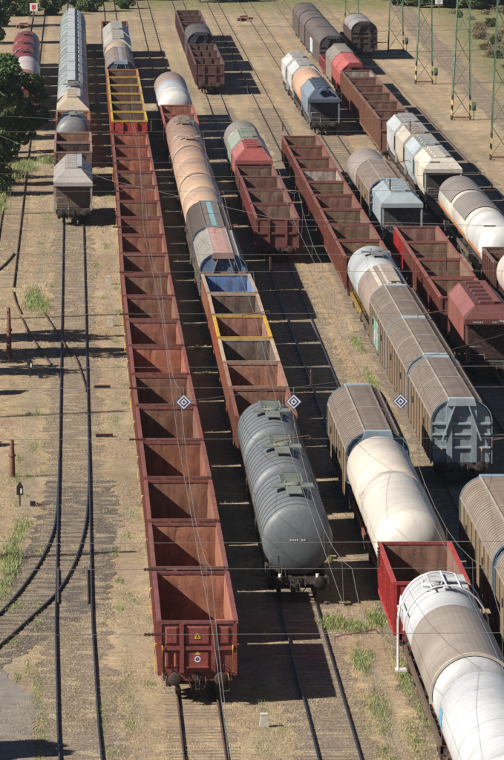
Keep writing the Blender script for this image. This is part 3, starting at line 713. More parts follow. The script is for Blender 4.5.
# --- hopper with sloping roof
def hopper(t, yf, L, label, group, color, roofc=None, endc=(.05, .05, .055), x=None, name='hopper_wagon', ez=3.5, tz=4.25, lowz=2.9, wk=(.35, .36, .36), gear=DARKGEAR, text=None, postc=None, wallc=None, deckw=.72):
    yc = yf + L / 2; X = (tx(t, yc) if x is None else x); h = L / 2; roofc = roofc or color
    rt = thing(name, label, 'hopper wagon', (X, yc, 0), group); running_gear(rt, round(L, 2), (.05, .045, .042), False, gear)
    e = 1.47
    def body():
        mb = MB()      # side plates with the shoulder, ends open under the eaves
        prof = [(-e + .28, 1.32), (-e, 2.2), (-e, ez), (-deckw, tz), (deckw, tz), (e, ez), (e, 2.2), (e - .28, 1.32)]
        ins = [(x_ * .97, z_) for x_, z_ in prof]
        y0 = -h + .05
        mb.prism(prof, -h + 1.25, h - 1.25)
        return mb.mesh('body', M_TANK)
    def roofend():
        mb = MB()
        # sloping canopy over the end platform
        z0 = ez - .04
        v = [(-e, -h, z0), (e, -h, z0), (e, -h + 1.249, z0 + .04), (-e, -h + 1.249, z0 + .04), (-deckw, -h + .75, tz - .01), (deckw, -h + .75, tz - .01), (deckw, -h + 1.249, tz - .002), (-deckw, -h + 1.249, tz - .002),
             (-e, -h, z0 - .3), (e, -h, z0 - .3), (e, -h + 1.249, z0 - .3), (-e, -h + 1.249, z0 - .3)]
        mb.add(v, [(0, 1, 5, 4), (4, 5, 6, 7), (1, 2, 6, 5), (3, 0, 4, 7), (8, 9, 1, 0), (9, 10, 2, 1), (11, 8, 0, 3)], 0)
        return mb.mesh('end_canopy', M_TANK)
    def slope():
        mb = MB(); v = [(-e + .03, -h + 1.2, 3.1), (e - .03, -h + 1.2, 3.1), (e - .5, -h + 2.0, 1.3), (-e + .5, -h + 2.0, 1.3), (-e + .03, -h + 1.24, 3.1), (e - .03, -h + 1.24, 3.1), (e - .5, -h + 2.1, 1.3), (-e + .5, -h + 2.1, 1.3)]
        mb.add(v, [(0, 1, 2, 3), (4, 5, 6, 7), (0, 3, 7, 4), (1, 5, 6, 2)]); return mb.mesh('end_slope', M_PAINT)
    key = (L, ez, tz, deckw)
    part('body', shared(('hb',) + key, body), rt, color)
    ewp = [(-e + .30, 1.33), (-e + .02, 2.2), (-e + .02, ez - .02), (-deckw, tz - .05), (deckw, tz - .05), (e - .02, ez - .02), (e - .02, 2.2), (e - .30, 1.33)]
    ewm = shared(('hew',) + key, lambda: MB().prism(ewp, -h + 1.225, -h + 1.247).mesh('end_wall', M_PAINT))
    part('end_wall', ewm, rt, wallc or endc); part('end_wall', ewm, rt, wallc or endc, rot=(0, 0, math.pi))  # end colour kept dark, partly to stand for shade under the canopy
    ce = shared(('hc',) + key, roofend)
    part('end_canopy', ce, rt, roofc if roofc else color); part('end_canopy', ce, rt, roofc, rot=(0, 0, math.pi))
    sl_ = shared(('hs', L), slope); part('end_slope', sl_, rt, endc); part('end_slope', sl_, rt, endc, rot=(0, 0, math.pi))  # slopes share the shade-darkened end colour
    lid = shared(('hlid', L, tz, deckw), lambda: MB().box(-deckw + .02, deckw - .02, -h + 1.3, h - 1.3, tz + .003, tz + .05).mesh('roof_deck', M_ROOF))
    part('roof_deck', lid, rt, tuple(c * .85 for c in roofc))
    hat = shared('hatch', lambda: MB().prism([(-.42, 0), (.42, 0), (.38, .12), (-.38, .12)], -.5, .5).mesh('hatch', M_CLEAN)); nh = max(3, int((L - 3) / 1.9))
    for k in range(nh): part('hatch', hat, rt, tuple(min(.8, c * 1.12) for c in roofc), (-.12, -h + 1.9 + (L - 3.8) * k / max(1, nh - 1), tz + .052))
    wkm = shared(('hwk', L), lambda: m_walkway(.34, L - 2.9)); part('walkway', wkm, rt, wk, (.5, 0, tz + .16))
    pc = postc or tuple(min(.6, c) for c in color)
    for s in (-1, 1):
        for q in (-1.36, 1.36): part('corner_post', shared(('hp', ez), lambda: MB().box(-.06, .06, -.06, .06, 1.2, ez - .35).mesh('corner_post', M_PAINT)), rt, pc, (q, s * (h - .12), 0))
        part('end_platform', shared('hplat', lambda: m_walkway(2.5, .9)), rt, (.09, .085, .08), (0, s * (h - .55), 1.27))
        part('end_railing', shared('hrail', lambda: MB().tube([(-1.2, 0, 1.25), (-1.2, 0, 2.15), (-.35, 0, 2.15), (-.35, 0, 1.25)], .03, 6).tube([(-1.2, 0, 1.7), (-.35, 0, 1.7)], .02, 5).mesh('end_railing', M_CLEAN)), rt, (.3, .29, .27), (0, s * (h - .05), 0), (0, 0, 0 if s < 0 else math.pi))
    ch = shared('chute', lambda: MB().prism([(-1.1, 1.4), (1.1, 1.4), (.45, .55), (-.45, .55)], -1.0, 1.0).mesh('chute', M_PAINT))
    for s in (-1, 1): part('chute', ch, rt, tuple(c * .5 for c in color), (0, s * L * .13, 0))
    if text: text(rt, h, e, ez)
    return rt

def ordw(i):
    return ['first', 'second', 'third', 'fourth', 'fifth', 'sixth', 'seventh', 'eighth', 'ninth', 'tenth', 'eleventh', 'twelfth', 'thirteenth', 'fourteenth', 'fifteenth', 'sixteenth', 'seventeenth', 'eighteenth', 'nineteenth', 'twentieth'][i]
def vary(c, k=.12): return tuple(max(.005, x * (1 + random.uniform(-k, k))) for x in c)

# colours
RED = (.21, .048, .038); OXIDE = (.19, .065, .045); BROWN = (.155, .07, .045); INR = (.36, .165, .11); INB = (.17, .11, .085)
YEL = (.62, .34, .04)
# ================================================================== track c : the long red train
g = 'red-brown gondolas of the long straight train'
for i in range(19):
    c = (.235, .05, .045) if i == 0 else vary((.205, .072, .055), .14)
    inn = vary(random.choice([(.38, .145, .09), (.29, .13, .085), (.40, .18, .115), (.25, .125, .085), (.42, .16, .10)]), .1)
    if i in (9,): inn = (.28, .16, .11)
    lab = ('red-brown open gondola at the near end, warning triangle and round emblem on its end wall' if i == 0 else
           'red-brown open gondola wagon, %s from the near end of the long straight train' % ordw(i))
    gondola('c', 211.0 + 14.035 * i, 12.8, lab, g, c, inn, seed=i, marks=(i == 0), ribs=9, railcol=YEL, rim=vary((.235, .075, .065), .12))
    rt = [o for o in bpy.data.objects if o.get('label') == lab][0]
    part('side_handrail', shared('sidehr', lambda: MB().tube([(0, 0, 1.25), (-.08, 0, 1.25), (-.08, 0, 2.3), (0, 0, 2.3)], .025, 6).mesh('side_handrail', M_CLEAN)), rt, YEL, (-1.53, -6.2, 0))
for i in range(6):
    rimc = (.6, .42, .04) if i == 0 else ((.48, .34, .09) if i < 5 else (.5, .2, .07))
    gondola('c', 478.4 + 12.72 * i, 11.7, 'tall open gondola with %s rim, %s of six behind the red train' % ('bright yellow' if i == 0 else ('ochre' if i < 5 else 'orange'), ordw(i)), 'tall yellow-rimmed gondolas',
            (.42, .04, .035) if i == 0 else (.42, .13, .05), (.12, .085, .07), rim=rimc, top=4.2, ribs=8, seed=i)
covered('c', 566, 26, 'grey-brown covered wagon with blue end behind the yellow-rimmed gondolas', 'covered wagons', (.24, .2, .18), (.25, .2, .17), (.07, .12, .19), halves=2, detail=False, linec=(.3, .28, .26), capc=(.3, .36, .42), ridge=(.3, .33, .36), ze=3.3)
tank('c', 593.5, 12, 'short beige and rust tank wagon between grey hopper and covered wagon', 'old tank wagons', (.48, .36, .25), fittings='none', ribs=2, ribcol=(.4, .2, .1))
hopper('c', 607, 38/2, 'weathered white-grey hopper, second last of the yellow-rimmed train', 'grey hoppers', (.40, .38, .33), (.40, .38, .33), deckw=.6)
hopper('c', 627.5, 19, 'weathered white-grey hopper, last of the yellow-rimmed train', 'grey hoppers', (.38, .37, .33), (.38, .37, .33), deckw=.6)
gondola('c', 648.5, 12.5, 'dark red open gondola at the far end, behind the last grey hopper', 'dark gondolas', (.16, .05, .04), (.10, .05, .04), top=3.6)

# ================================================================== track d : grey tanks, gondolas, salmon tanks
GT = (.20, .215, .215)
for i, y in enumerate((235.6, 249.3, 263.0)):
    r = tank('d', y, 11.4, ['grey tank wagon with dark hoops and small white lettering on its near end', 'middle grey tank wagon with a ladder along its top', 'rear grey tank wagon next to the brown gondola'][i],
         'grey hooped tank wagons', vary((.16, .185, .205), .03), R_=1.49, cz=2.72, ribs=9, ribcol=(.12, .10, .09), fittings='ladder', fitcol=(.19, .225, .2), headd=.42, frame=(.07, .06, .05))
    if i == 0:
        hp = MB(); h = 5.7
        # small white letters as tiny bars, set on the curve of the head
        x = -.33
        for ch in 'mmmm mm':
            if ch != ' ':
                for k in range(2): hp.box(x + k * .035, x + k * .035 + .022, -h - .012, -h + .05, 2.71, 2.78)
                hp.box(x + .01, x + .05, -h - .011, -h + .05, 2.735, 2.755)
            x += .098
        part('lettering', hp.mesh('lettering', M_WHITE), r)
        lamp = shared('tail_lamp', lambda: MB().tube([(0, 0, 0), (0, 0, .14)], .07, 8).mesh('tail_lamp', M_WHITE))
        for q in (-.75, .82): part('tail_lamp', lamp, r, (.8, .8, .8), (q, -5.98, 1.22))
spec = [(276.0, 11.8, (.22, .085, .06), (.27, .15, .11), None, 'brown open gondola directly behind the rear grey tank'),
        (288.9, 11.0, (.33, .13, .085), (.38, .2, .14), (.36, .2, .15), 'brown-walled open gondola with diagonal shadow lines, second behind the grey tanks'),
        (300.8, 11.2, (.36, .15, .09), (.15, .13, .115), (.55, .42, .3), 'open gondola with dark grey inside and pale near rim'),
        (313.1, 11.7, (.45, .13, .07), (.33, .17, .14), (.66, .41, .04), 'open gondola with bright yellow near rim and pinkish-brown inside'),
        (325.8, 11.9, (.38, .14, .08), (.13, .125, .11), (.5, .36, .26), 'open gondola with blackish inside between yellow-rimmed and blue one'),
        (338.8, 11.7, (.42, .2, .12), (.11, .27, .55), (.45, .36, .28), 'open gondola with blue painted inside next to the pink-roofed wagon')]
for i, (y, L, c, inn, rm, lab) in enumerate(spec): gondola('d', y, L, lab, 'mixed gondolas behind the grey tanks', c, inn, rm, seed=i + 2, ribs=8, top=3.2)
covered('d', 352.2, 18.4, 'covered wagon with pink roof centre, grey ribbed flank and blue end', 'covered wagons', (.43, .42, .39), (.36, .3, .24), (.12, .22, .36), halves=2, ribs=11, linec=(.5, .49, .46), capc=(.38, .26, .22))
part('roof_cover', MB().strip([(x, z + .075) for x, z in roof_prof(1.35)[4:9]] + [(1.12, 4.05)], -9.2, 9.2, -.03).mesh('roof_cover', M_CLEAN), bpy.data.objects[-1] if False else [o for o in bpy.data.objects if o.get('label', '').startswith('covered wagon with pink roof')][0], (.50, .31, .26))
covered('d', 371.8, 20.4, 'dark grey-brown ribbed covered wagon with pale blue ridge strip', 'covered wagons', (.19, .165, .15), (.3, .24, .19), (.12, .14, .16), halves=2, ribs=14, ridge=(.25, .45, .52), linec=(.2, .17, .155))
SAL = [(.54, .375, .26), (.56, .39, .265), (.47, .31, .215), (.45, .30, .21)]
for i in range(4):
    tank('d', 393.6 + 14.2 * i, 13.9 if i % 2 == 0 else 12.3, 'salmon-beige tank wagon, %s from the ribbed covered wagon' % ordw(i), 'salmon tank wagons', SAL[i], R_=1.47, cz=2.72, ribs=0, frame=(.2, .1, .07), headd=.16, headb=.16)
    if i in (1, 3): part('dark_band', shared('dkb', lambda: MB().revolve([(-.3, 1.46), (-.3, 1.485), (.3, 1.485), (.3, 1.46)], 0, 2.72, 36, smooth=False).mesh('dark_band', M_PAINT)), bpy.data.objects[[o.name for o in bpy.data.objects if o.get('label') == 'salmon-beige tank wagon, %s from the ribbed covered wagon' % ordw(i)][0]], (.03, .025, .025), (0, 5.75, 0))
tank('d', 450.6, 13.3, 'pinkish tank wagon with a square manhole hatch, behind four salmon tanks', 'old tank wagons', (.38, .255, .19), fittings='plain', fitcol=(.4, .28, .22), frame=(.2, .1, .07), headd=.25)
tank('d', 465, 21, 'rusty brown-pink tank wagon with cluttered fittings in front of two red gondolas', 'old tank wagons', (.29, .185, .14), fittings='ladder', fitcol=(.22, .18, .15), ribs=3, ribcol=(.5, .25, .12), frame=(.2, .1, .07))
for i in range(2): gondola('d', 489.5 + 13.2 * i, 12.2, 'pale red open gondola, %s in front of the silver tank' % ['nearer', 'farther'][i], 'pale red gondolas', (.36, .12, .09), (.36, .17, .13), top=3.2, seed=i)
tank('d', 516.6, 8.5, 'white round-ended tank wagon rising behind two pale red gondolas', 'white tanks', (.62, .62, .6), R_=1.6, cz=2.7, headd=.9, x=9.0)
tank('d', 525.8, 10, 'pale blue-grey tank wagon between white and brown ones', 'old tank wagons', (.42, .45, .48), R_=1.6, cz=2.72, headd=.2, x=9.0)
tank('d', 536.6, 11, 'brown-grey tank wagon at the far end of the salmon tank train', 'old tank wagons', (.3, .23, .19), R_=1.6, cz=2.72, headd=.3, x=9.0)

# ================================================================== track b : grey tank train at the left
hopper('b', 422.5, 15.5, 'grey steep-roofed hopper at the near end of the left train', 'left train hoppers', (.36, .33, .3), (.42, .4, .38), deckw=.62, ez=3.35, endc=(.13, .09, .07), wk=(.4, .45, .5))
gondola('b', 450.5, 10.5, 'open gondola with black inside behind the steep-roofed hopper', 'left train gondolas', (.16, .09, .075), (.03, .028, .028), top=3.6, rim=(.3, .2, .17))
gondola('b', 462, 11, 'open gondola with rusty brown inside in front of the dark domed tank', 'left train gondolas', (.17, .09, .07), (.24, .14, .1), top=3.6, rim=(.33, .2, .16))
tank('b', 480.5, 12, 'dark grey domed tank wagon standing behind the rusty gondola', 'left train tanks', (.2, .21, .215), R_=1.45, cz=2.75, headd=.6, fittings='plain')
gondola('b', 493.8, 12, 'rust-red open gondola between dark domed tank and beige hopper', 'left train gondolas', (.25, .1, .06), (.42, .2, .12), top=3.2)
hopper('b', 507, 13.5, 'beige steep-roofed hopper with rusty streaks in the left train', 'left train hoppers', (.47, .38, .28), (.47, .40, .31), deckw=.5, ez=3.3, wk=(.45, .42, .4))
tank('b', 521.5, 12.5, 'grey tank wagon with cluttered dome fittings behind the beige hopper', 'left train tanks', (.33, .35, .36), fittings='ladder', fitcol=(.16, .17, .17), headd=.5)
g = 'grey cement silo wagons'
for i in range(9):
    rt = tank('b', 534.8 + 16 * i, 15.2, 'grey ribbed silo wagon with pale roof walkway, %s of nine' % ordw(i), g, vary((.27, .29, .3), .06), R_=1.47, cz=2.72, headd=.45, endrail=False, name='silo_wagon', cat='silo wagon')
    wk = shared('silowalk', lambda: m_walkway(.75, 15.0)); part('walkway', wk, rt, (.5, .55, .6), (-.16, 0, 4.27))
    part('pipe', shared('silopipe', lambda: MB().tube([(.36, -7.5, 4.19), (.36, 7.5, 4.19)], .07, 6).mesh('pipe', M_CLEAN)), rt, (.03, .06, .1))
    for k in range(2):
        part('hatch', shared('silohatch', lambda: MB().prism([(-.25, 0), (.25, 0), (.2, .1), (-.2, .1)], -2.6, 2.6).mesh('hatch', M_CLEAN)), rt, (.4, .42, .44), (.72, -3.6 + 7.2 * k, 3.98), (0, R(28), 0))
        part('hoop', shared('silohoop', lambda: MB().revolve([(-.05, 1.46), (-.05, 1.5), (.05, 1.5), (.05, 1.46)], 0, 2.72, 36, smooth=False).mesh('hoop', M_CLEAN)), rt, (.16, .175, .185), (0, -3.8 + 7.6 * k, 0))
# ================================================================== track a : behind the big tree
gondola('a', 527, 13, 'dark red gondola half hidden under the big tree at the left', 'wagons by the big tree', (.2, .05, .05), (.2, .06, .05), x=-5.05)
tank('a', 541.5, 13, 'dusty pink tank wagon seen through the crown of the big tree', 'wagons by the big tree', (.38, .13, .12), x=-5.05)
tank('a', 556, 21.5, 'white tank wagon covered in faded graffiti beside the big tree', 'wagons by the big tree', (.55, .5, .48), x=-5.2, R_=1.45, headd=.25, mt=None)
for i in range(3): tank('a', 578.6 + 17 * i, 15.6, 'dark red tank wagon, %s behind the white graffiti tank' % ordw(i), 'dark red tank wagons', (.19, .035, .04), fittings='plain', fitcol=(.15, .05, .05), x=-5.35 - .1 * i, headd=.5)

# ================================================================== track e : cream / white train near, gondola group, dark red far group
CREAM = (.72, .62, .50); LPGW = (.56, .585, .61)
BANDC = (.62, .22, .12)
rt = tank('e', 175.9, 16.8, 'white pressure tank wagon at the very bottom right with salmon side stripe', 'white pressure tank wagons', LPGW, R_=1.5, cz=2.82, band=((.62, .2, .11), 1.95, 2.35), headd=.55, ribs=6, ribcol=(.5, .52, .54), frame=(.13, .09, .07), gear=(.07, .055, .045))
part('data_panel', MB().strip([(-1.513 * math.cos(a), 2.82 + 1.513 * math.sin(a)) for a in (-.18, -.05, .1, .22)], 6.3, 7.6, .006).mesh('data_panel', simple('blue print', (.08, .25, .4))), rt)
rt = tank('e', 195.2, 22.0, 'white pressure tank wagon under a beige sun shield, ladder cage at its far end', 'white pressure tank wagons', LPGW, R_=1.47, cz=2.75, band=((.62, .2, .11), 1.95, 2.35), headd=.6,
          shield=(-6, 186, -10.2, 1.4), shieldcol=(.33, .285, .24), frame=(.13, .09, .07), gear=(.07, .055, .045))
# shield far/near flange, valve frame and railings
part('shield_flange', MB().revolve([(-.06, 1.5), (-.06, 1.6), (.06, 1.6), (.06, 1.5)], 0, 2.75, 36, a0=-8, a1=188, smooth=False).mesh('shield_flange', M_CLEAN), rt, (.62, .55, .45), (0, -10.15, 0))
fr = MB()
for y in (5.0, 8.6):
    fr.tube([(1.62 * math.cos(R(a)), y, 2.75 + 1.72 * math.sin(R(a))) for a in range(0, 181, 15)], .034, 6)
for a in (70, 90, 110, 20, 160): fr.tube([(1.62 * math.cos(R(a)), 5.0, 2.75 + 1.72 * math.sin(R(a))), (1.62 * math.cos(R(a)), 8.6, 2.75 + 1.72 * math.sin(R(a)))], .035, 6)
part('roof_railing', fr.mesh('roof_railing', M_CLEAN), rt, (.75, .77, .8))
part('walkway', m_walkway(1.5, 1.6), rt, (.62, .66, .7), (.1, 7.6, 4.36)); part('manhole', shared('manhole', m_manhole), rt, (.7, .72, .75), (-.5, 6.2, 4.12)); part('walkway', m_walkway(.9, .8), rt, (.6, .64, .68), (.4, 5.6, 4.33))
ld = MB()
for y in (8.4, 8.9): ld.tube([(-1.62, y, .6), (-1.62, y, 2.6), (-1.5, y, 3.5)], .032, 6)
for k in range(9): ld.tube([(-1.62, 8.4, .7 + .3 * k), (-1.62, 8.9, .7 + .3 * k)], .025, 5)
ld.box(-1.72, -1.3, 8.3, 9.0, .62, .68)
part('ladder', ld.mesh('ladder', M_CLEAN), rt, (.7, .7, .72))
gondola('e', 220.3, 11.3, 'bright red open gondola between white tank and cream tank', 'red gondolas', (.42, .03, .032), (.24, .14, .11), rim=(.42, .05, .05), top=3.25, ribs=8, seed=3, railcol=(.8, .4, .02))
for i, y in enumerate((233.2, 247.3)):
    tank('e', y, 13.2 if i == 0 else 12.1, ['cream-white tank wagon with rust-stained near end behind the bright red gondola', 'cream tank wagon in front of the brown ribbed covered wagon'][i], 'cream tank wagons', [(.68, .65, .59), (.66, .60, .52)][i], R_=1.49, cz=2.74, headd=1.0 if i == 0 else .22, headb=.2, ribs=4, ribcol=(.6, .53, .43), band=((.55, .2, .12), 1.95, 2.3), frame=(.25, .1, .07))
covered('e', 260.2, 19.2, 'brown ribbed covered wagon behind the two cream tanks', 'brown covered wagons', (.225, .175, .145), (.24, .18, .125), (.16, .24, .31), ribs=14, capc=(.32, .42, .5), linec=(.42, .37, .32))
# gondola group standing on the same track farther off
for i in range(3): gondola('e', [391.6, 405.0, 418.0][i], 12.2, 'dull red open gondola, %s of three ahead of the red-grey hopper' % ordw(i), 'dull red gondolas', (.26, .05, .05) if i == 1 else (.19, .06, .055), (.18, .12, .1), top=3.2, seed=i + 1, rim=(.22, .07, .07))
gondola('e', 431, 11.6, 'dull red gondola under the overhang of the red hopper', 'dull red gondolas', (.19, .06, .055), (.18, .12, .1), top=3.0, seed=i)
hopper('e', 443.5, 11, 'faded red hopper with roof hatches behind the dull red gondolas', 'red and green hoppers', (.38, .13, .11), (.30, .07, .065), ez=3.4, wk=(.2, .08, .07), endc=(.08, .02, .02))
hopper('e', 455, 13, 'pale green hopper behind the faded red one', 'red and green hoppers', (.30, .34, .28), (.27, .31, .25), ez=3.4, wk=(.2, .2, .17))
tank('e', 469, 9, 'grey round-topped tank wagon behind the pale green hopper', 'old tank wagons', (.25, .23, .2), R_=1.5, cz=2.75, headd=.3)
for i in range(3): gondola('e', 580 + 13.0 * i, 12.2, 'dark maroon gondola with inner posts, %s in front of the dark covered wagon' % ordw(i), 'dark maroon gondolas', (.10, .04, .04), (.11, .07, .065), top=3.2, seed=i, inner_posts=True, rim=(.13, .07, .07), x=13.6)
covered('e', 621, 19, 'dark round-roofed covered wagon in the middle of the maroon gondola group', 'covered wagons', (.105, .095, .10), (.08, .06, .06), (.04, .04, .05), detail=False, x=13.6, linec=(.1, .1, .1))
for i in range(4): gondola('e', 641.5 + 14 * i, 12.8, 'dark maroon gondola, %s behind the dark covered wagon' % ordw(i), 'dark maroon gondolas', (.10, .04, .04), (.09, .06, .055), top=3.2, seed=i, x=13.6, rim=(.12, .07, .07))

# ================================================================== track f
covered('f', 204.0, 19.4, 'brown ribbed covered wagon cut off by the right edge of the picture', 'brown covered wagons', (.27, .21, .165), (.24, .18, .125), (.16, .24, .31), ribs=16, linec=(.48, .43, .37), x=18.1)
covered('f', 224.6, 19.6, 'brown ribbed covered wagon with tan plank-like flank at the right edge', 'brown covered wagons', (.27, .21, .165), (.25, .19, .13), (.16, .24, .31), ribs=16, linec=(.48, .43, .37), x=18.1)
for i, (y, lab) in enumerate([(273.2, 'brown ribbed covered wagon with pale blue braced end wall facing the camera'), (293.3, 'middle brown ribbed covered wagon of the braced-end train'), (312.6, 'brown covered wagon with blue-green graffiti on its flank')]):
    covered('f', y, 18.9 if i < 2 else 18.4, lab, 'brown covered wagons', vary((.215, .168, .14), .06), (.24, .175, .12), (.25, .32, .37), ribs=16, linec=(.46, .41, .35), capc=(.40, .48, .53), graffiti=G1 if i == 2 else False)
r = tank('f', 332.6, 12.6, 'tan brown tank wagon with white lengthwise strips beside silver one', 'silver and tan tanks', (.33, .26, .21), R_=1.5, cz=2.75, headd=.2, frame=(.12, .1, .06))
for q, c in ((-28, (.55, .5, .44)), (-8, (.62, .6, .57)), (14, (.66, .68, .7)), (38, (.5, .5, .47))):
    a = R(90 - q); part('roof_strip', shared('rstrip', lambda: MB().box(-.12, .12, -6, 6, 0, .05).mesh('roof_strip', M_CLEAN)), r, c, (1.5 * math.cos(a), 0, 2.75 + 1.5 * math.sin(a)), (0, R(q), 0))
part('walkway', m_walkway(.7, 11), r, (.45, .38, .32), (.12, 0, 4.34))
tank('f', 346.0, 12.8, 'silver-grey tank wagon with dark hatch fittings in front of the brown gondolas', 'silver and tan tanks', (.42, .45, .47), R_=1.5, cz=2.75, fittings='plain', fitcol=(.2, .22, .22), headd=.7, frame=(.3, .2, .04))
for i in range(9):
    gondola('f', 362.4 + 12.52 * i, 11.5, 'red-brown open gondola, %s of nine behind the silver tank' % ordw(i), 'nine red-brown gondolas', vary((.19, .06, .045), .12), (.40, .36, .33) if i == 5 else vary((.19, .115, .085), .15), rim=(.24, .085, .07), top=3.2, seed=i, ribs=9)
# ================================================================== track g
def fascia(rt, h, e, ez):
    # white chalked marks on the canopy edge
    mb = MB(); rnd = random.Random(4)
    for x0, x1 in ((-1.0, -.45), (.1, .35)):
        x = x0
        while x < x1:
            w_ = rnd.uniform(.03, .06); mb.box(x, x + w_ * .5, -h - .008, -h + .01, ez - .26, ez - .17); x += w_ + .03
    x = .5
    pts = []
    for k in range(26): pts.append((x + k * .034, -h - .02, ez - .16 + .09 * math.sin(k * 1.9) + .02 * math.sin(k * .7)))
    mb.tube(pts, .014, 4)
    part('lettering', mb.mesh('lettering', M_WHITE), rt)
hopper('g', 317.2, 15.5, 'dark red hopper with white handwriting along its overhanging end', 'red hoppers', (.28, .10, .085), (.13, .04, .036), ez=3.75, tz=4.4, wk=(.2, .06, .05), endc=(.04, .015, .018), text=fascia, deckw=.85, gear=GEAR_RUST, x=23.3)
for i, y in enumerate((335.6, 348.4, 360.9, 373.2)):
    gondola('g', y, 11.8, ['red-brown gondola partly covered by the dark red hopper', 'second red-brown gondola behind the dark red hopper', 'third red-brown gondola behind the dark red hopper', 'gondola with bright red flank in front of the grey hopper'][i], 'gondolas on the hopper track',
            [(.2, .06, .05), (.19, .055, .045), (.2, .06, .05), (.24, .05, .045)][i], vary((.22, .14, .1), .1), rim=(.27, .09, .075), sidecol=(.45, .02, .025) if i == 3 else None, seed=i + 1, ribs=8)
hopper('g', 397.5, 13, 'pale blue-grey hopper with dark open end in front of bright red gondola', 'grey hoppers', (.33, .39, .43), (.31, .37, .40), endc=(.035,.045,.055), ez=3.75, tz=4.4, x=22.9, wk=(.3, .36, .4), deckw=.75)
covered('g', 412, 19, 'brown covered wagon with blue-grey end behind the pale blue hopper', 'brown covered wagons', (.28, .22, .185), (.27, .2, .14), (.17, .24, .3), ribs=10, linec=(.42, .38, .34), x=22.8)
tank('g', 431.8, 13, 'brown tank wagon with silver hoops at the far end of its rake', 'old tank wagons', (.30, .25, .22), ribs=3, ribcol=(.5, .5, .5), R_=1.52, x=22.7, headd=.4)
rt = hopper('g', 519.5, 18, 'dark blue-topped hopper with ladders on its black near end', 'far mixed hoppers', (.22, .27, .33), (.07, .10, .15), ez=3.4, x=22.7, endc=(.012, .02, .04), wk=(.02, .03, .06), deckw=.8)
part('end_dome', MB().revolve([(-.1, .3), (-.1, .5), (.5, .5), (.5, .3)], 0, 3.95, 20, a0=0, a1=180).mesh('end_dome', M_PAINT), rt, (.03, .07, .15), (0, -8.95, 0))
tank('g', 538.4, 17, 'salmon orange tank wagon between dark blue hopper and white hoppers', 'far mixed hoppers', (.62, .38, .25), R_=1.5, x=22.6, headd=.3)
hopper('g', 556.2, 13, 'white hopper directly behind the salmon tank', 'white hoppers', (.55, .57, .56), (.40, .39, .37), x=22.6, wk=(.3, .3, .3))
hopper('g', 570, 13, 'white hopper at the far end of its rake with bright sloping flank', 'white hoppers', (.6, .62, .6), (.42, .41, .39), x=22.5, wk=(.3, .3, .3))
# ================================================================== track h
tank('h', 342.5, 14, 'cream tank wagon at the right edge in front of a dark gondola', 'pressure tanks with orange band', (.66, .55, .5), R_=1.5, headd=.9, band=((.6, .25, .2), 1.7, 2.1))
gondola('h', 357.6, 10.6, 'dark maroon open gondola between cream tank and white tank', 'dark gondolas', (.12, .045, .04), (.17, .09, .075), rim=(.2, .12, .11), top=3.25, ribs=6)
for i, y in enumerate((371.0, 386.2, 401.0)):
    tank('h', y, 13.9, ['white tank wagon with orange side band and bare rounded near end', 'middle white tank wagon with grey sun shield and orange band', 'rear white tank wagon with grey sun shield and orange band'][i], 'pressure tanks with orange band',
         (.60, .61, .60) if i == 0 else (.56, .54, .48), R_=1.52, cz=2.78, headd=1.1 if i == 0 else .4, band=((.72, .27, .08), 2.15, 2.5), shield=None if i == 0 else (22, 158, -6.0, 6.6), shieldcol=(.25, .225, .2), x=28.05, frame=(.12, .1, .09))
def flat(t, yf, L, label, c, x=None):
    rt = thing('flat_wagon', label, 'flat wagon', (TX[t] if x is None else x, yf + L / 2, 0)); running_gear(rt, L, c)
    for k in range(int(L / .5)):
        part('deck_board', shared('deckb', lambda: MB().box(-1.4, 1.4, -.235, .235, 1.222, 1.27).mesh('deck_board', M_RUSTY)), rt, vary(c, .2), (0, -L / 2 + .25 + .5 * k, 0))
    return rt
flat('h', 416.5, 13, 'empty maroon flat wagon between orange-banded tank and white hopper', (.2, .06, .055))
hc = [((.68, .64, .54), (.6, .57, .5), 'cream hopper with curved shoulder, nearest of four light hoppers'), ((.45, .52, .56), (.34, .36, .36), 'pale blue-grey hopper, second of four light hoppers'),
      ((.55, .50, .42), (.33, .29, .25), 'tan hopper, third of four light hoppers'), ((.52, .56, .57), (.36, .36, .36), 'white-grey hopper, farthest of four light hoppers')]
for i in range(4): hopper('h', 431 + 13.45 * i, 12.7, hc[i][2], 'four light hoppers', hc[i][0], hc[i][1], ez=3.65, tz=4.35, endc=(.03, .035, .045), wk=(.3, .3, .3), deckw=.85)
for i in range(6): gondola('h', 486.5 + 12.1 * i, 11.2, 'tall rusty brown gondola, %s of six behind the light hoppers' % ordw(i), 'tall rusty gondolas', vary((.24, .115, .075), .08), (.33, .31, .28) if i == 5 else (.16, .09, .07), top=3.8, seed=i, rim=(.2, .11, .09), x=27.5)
rt = covered('h', 561, 19, 'faded red round-roofed covered wagon behind the tall rusty gondolas', 'round-roofed wagons', (.50, .13, .12), (.4, .09, .08), (.3, .05, .05), detail=False, x=27.6, linec=(.4, .1, .1), capc=(.3, .06, .06), ze=3.2)
covered('h', 581, 16, 'grey-brown round-roofed covered wagon behind the faded red one', 'round-roofed wagons', (.26, .235, .21), (.26, .22, .19), (.15, .14, .13), detail=False, x=27.7, ze=3.2)
gondola('h', 598.5, 13.5, 'low raspberry red gondola between grey-brown and dark covered wagons', 'low red gondolas', (.3, .06, .07), (.25, .08, .08), top=2.4, x=27.7)
covered('h', 613.5, 40, 'long dark brown covered wagon with a white-blue graffito on its flank', 'dark covered wagons', (.135, .11, .105), (.11, .085, .08), (.05, .05, .06), x=27.8, detail=False, linec=(.1, .09, .085), graffiti=G2)
covered('h', 654.5, 16, 'grey-brown covered wagon behind the long dark one', 'dark covered wagons', (.15, .125, .115), (.13, .1, .09), (.06, .06, .06), x=27.8, detail=False, linec=(.1, .09, .085))
